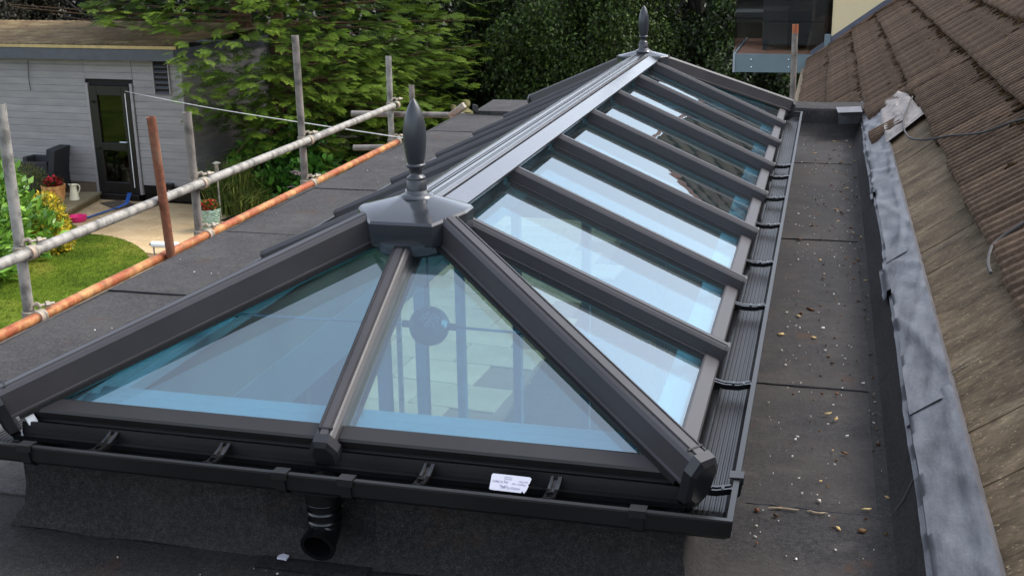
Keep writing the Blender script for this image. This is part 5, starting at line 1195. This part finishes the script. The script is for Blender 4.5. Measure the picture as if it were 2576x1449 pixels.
p = onz(405, 648, GZ+.018); t = thing('white_roll', 'white roll on a small metal stand beside the rusty post', 'roll', tuple(p))
MB().tube([p+np.array([-.12, 0, .19]), p+np.array([.28, .03, .19])], .045, 14).build('roll', M['whitepvc'], t, smooth=True); MB().tube([p+np.array([-.16, 0, .19]), p+np.array([-.12, 0, .19])], .02, 8).build('roll_end', M['galv'], t, smooth=True)
for x in (-.1, .25): MB().tube([p+np.array([x, 0, 0]), p+np.array([x, 0, .15])], .012, 6).build('leg', M['galv'], t)
q = [onz(u, v, GZ+.25) for u, v in ((556, 556), (610, 538), (680, 546), (620, 572))]; c = sum(q)/4
t = thing('low_table', 'low black metal table beside the grass clump', 'table', (c[0], c[1], GZ)); MB().prism(q, (0, 0, .02)).build('table_top', M['black'], t)
for p_ in q:
    g = p_*.86+c*.14; MB().tube([(g[0], g[1], GZ), (g[0], g[1], GZ+.25)], .012, 6).build('leg', M['black'], t)
rattan('rattan_chair', (*onz(122, 484, TZ)[:2], TZ+.008), rad(-80), .80, 'black rattan armchair side on beside the terracotta pot', 'rattan chairs by the shed', .80)
rattan('rattan_chair', (*onz(58, 468, TZ)[:2], TZ+.008), rad(-6), .95, 'black rattan chair with its back to the shed wall at far left', 'rattan chairs by the shed', .84)
M['stone'] = simple('lichen_stone', (150, 142, 98), .9, var=.25, scale=30, bstr=.6, bscale=50)
for u, v, s, lb in ((1173, 283, 1., 'carved stone ornament on a post beyond the roof corner'), (1141, 287, .72, 'lower stone ornament left of the carved one')):
    p = ony(u, v, 19.); K = .9*s; t = thing('stone_ornament', lb, 'ornament', (p[0], p[1], GZ))
    MB().lathe([(.10*K, 0), (.13*K, .02*K), (.09*K, .05*K), (.06*K, .07*K), (.05*K, .10*K), (.09*K, .14*K), (.095*K, .19*K), (.07*K, .25*K), (0, .27*K)], p, 14).build('carved_top', M['stone'], t, smooth=True)
    MB().span((p[0]-.11*s, p[1]-.11*s, GZ-.02), (p[0]+.11*s, p[1]+.11*s, p[2])).build('post', M['stone'], t)

# ------------------------------------------------------------------ litter on the felt
def litter(name, label, cat, n, fn, sz, cols, thick):
    V, Fq, T_, nv = [], [], [], 0
    for i in range(n):
        x, y = fn(); L = sz()*random.uniform(.6, 1.4); Wd = L*random.uniform(.25, .8); a = random.uniform(0, 6.28); k_ = random.choice((5, 6)); z = ZF+.007+random.uniform(0, .002); c = np.array(lin(random.choice(cols)))*random.uniform(.75, 1.15)
        ring = [np.array([x+L*.5*math.cos(2*math.pi*j/4+.4)*math.cos(a)-Wd*.5*math.sin(2*math.pi*j/4+.4)*math.sin(a), y+L*.5*math.cos(2*math.pi*j/4+.4)*math.sin(a)+Wd*.5*math.sin(2*math.pi*j/4+.4)*math.cos(a), z+random.uniform(0, thick*.6)]) for j in range(4)]
        V += [r-np.array([0, 0, thick]) for r in ring]+[r+np.array([0, 0, thick*random.random()]) for r in ring]
        Fq += [[nv+j for j in (4, 5, 6, 7)]]+[[nv+j, nv+(j+1) % 4, nv+4+(j+1) % 4, nv+4+j] for j in range(4)]; nv += 8; T_ += [c]*8
    np_mesh(name, np.array(V), np.array(Fq), M['leaf'], loc=(1.05, 2, ZF), tint=np.array(T_), kind='stuff', label=label, cat=cat)
def right(): return random.uniform(.92, 1.24), -1.2+7.2*random.random()**1.3
litter('white_chips', 'scattered white chips of plaster and paint on the felt', 'debris', 330, right, lambda: random.lognormvariate(-5.35, .45), [(214, 208, 198), (190, 182, 168), (230, 226, 220)], .002)
litter('dry_leaf_litter', 'brown dry leaf bits scattered on the right hand felt', 'debris', 210, lambda: (min(1.23, max(.93, random.gauss(1.12, .09))), -1.+7*random.random()), lambda: random.lognormvariate(-4.8, .5), [(96, 58, 28), (74, 46, 24), (58, 38, 22), (120, 84, 44)], .003)
litter('straw_slivers', 'pale wood slivers scattered on the felt', 'debris', 34, right, lambda: random.uniform(.012, .028), [(204, 172, 112), (188, 156, 100)], .001)
litter('front_chips', 'white chips on the felt in front of the downpipe', 'debris', 60, lambda: (random.gauss(0., .16), random.uniform(-.32, -.08)), lambda: random.lognormvariate(-5.4, .4), [(214, 208, 198), (190, 176, 150)], .0015)
litter('left_chips', 'few white chips on the left hand felt', 'debris', 40, lambda: (random.uniform(-1.7, -.95), random.uniform(.4, 6)), lambda: random.lognormvariate(-5.0, .4), [(214, 208, 198), (190, 182, 168)], .0015)
c = onz(712, 1404, ZF+.012); m = MB(); m.prism([c+np.array(q) for q in ((-.012, -.006, 0), (-.002, -.011, .004), (.012, -.008, 0), (.013, .006, .003), (.002, .004, .006), (-.004, .012, .002), (-.013, .007, 0))], (0, 0, .004))
m.build('paper_scrap', M['paper'], loc=tuple(c), label='crumpled white scrap on the felt left of the downpipe', cat='scrap')
for (u, v), (u2, v2), lb in (((1262*1.0+670, 1276), (2010, 1283), 'white strip of mortar along the nearer felt seam'), ((2030, 1285), (2082, 1291), 'shorter white strip farther along the nearer felt seam')):
    a, b = onz(u, v, ZF+.008), onz(u2, v2, ZF+.008); m = MB(); m.tube([a+(b-a)*t+np.array([0, random.uniform(-.004, .004), 0]) for t in np.linspace(0, 1, 7)], [.001, .0022, .003, .002, .0028, .002, .001], 6); m.build('mortar_smear', M['mortar'], loc=tuple(a), label=lb, cat='mortar')
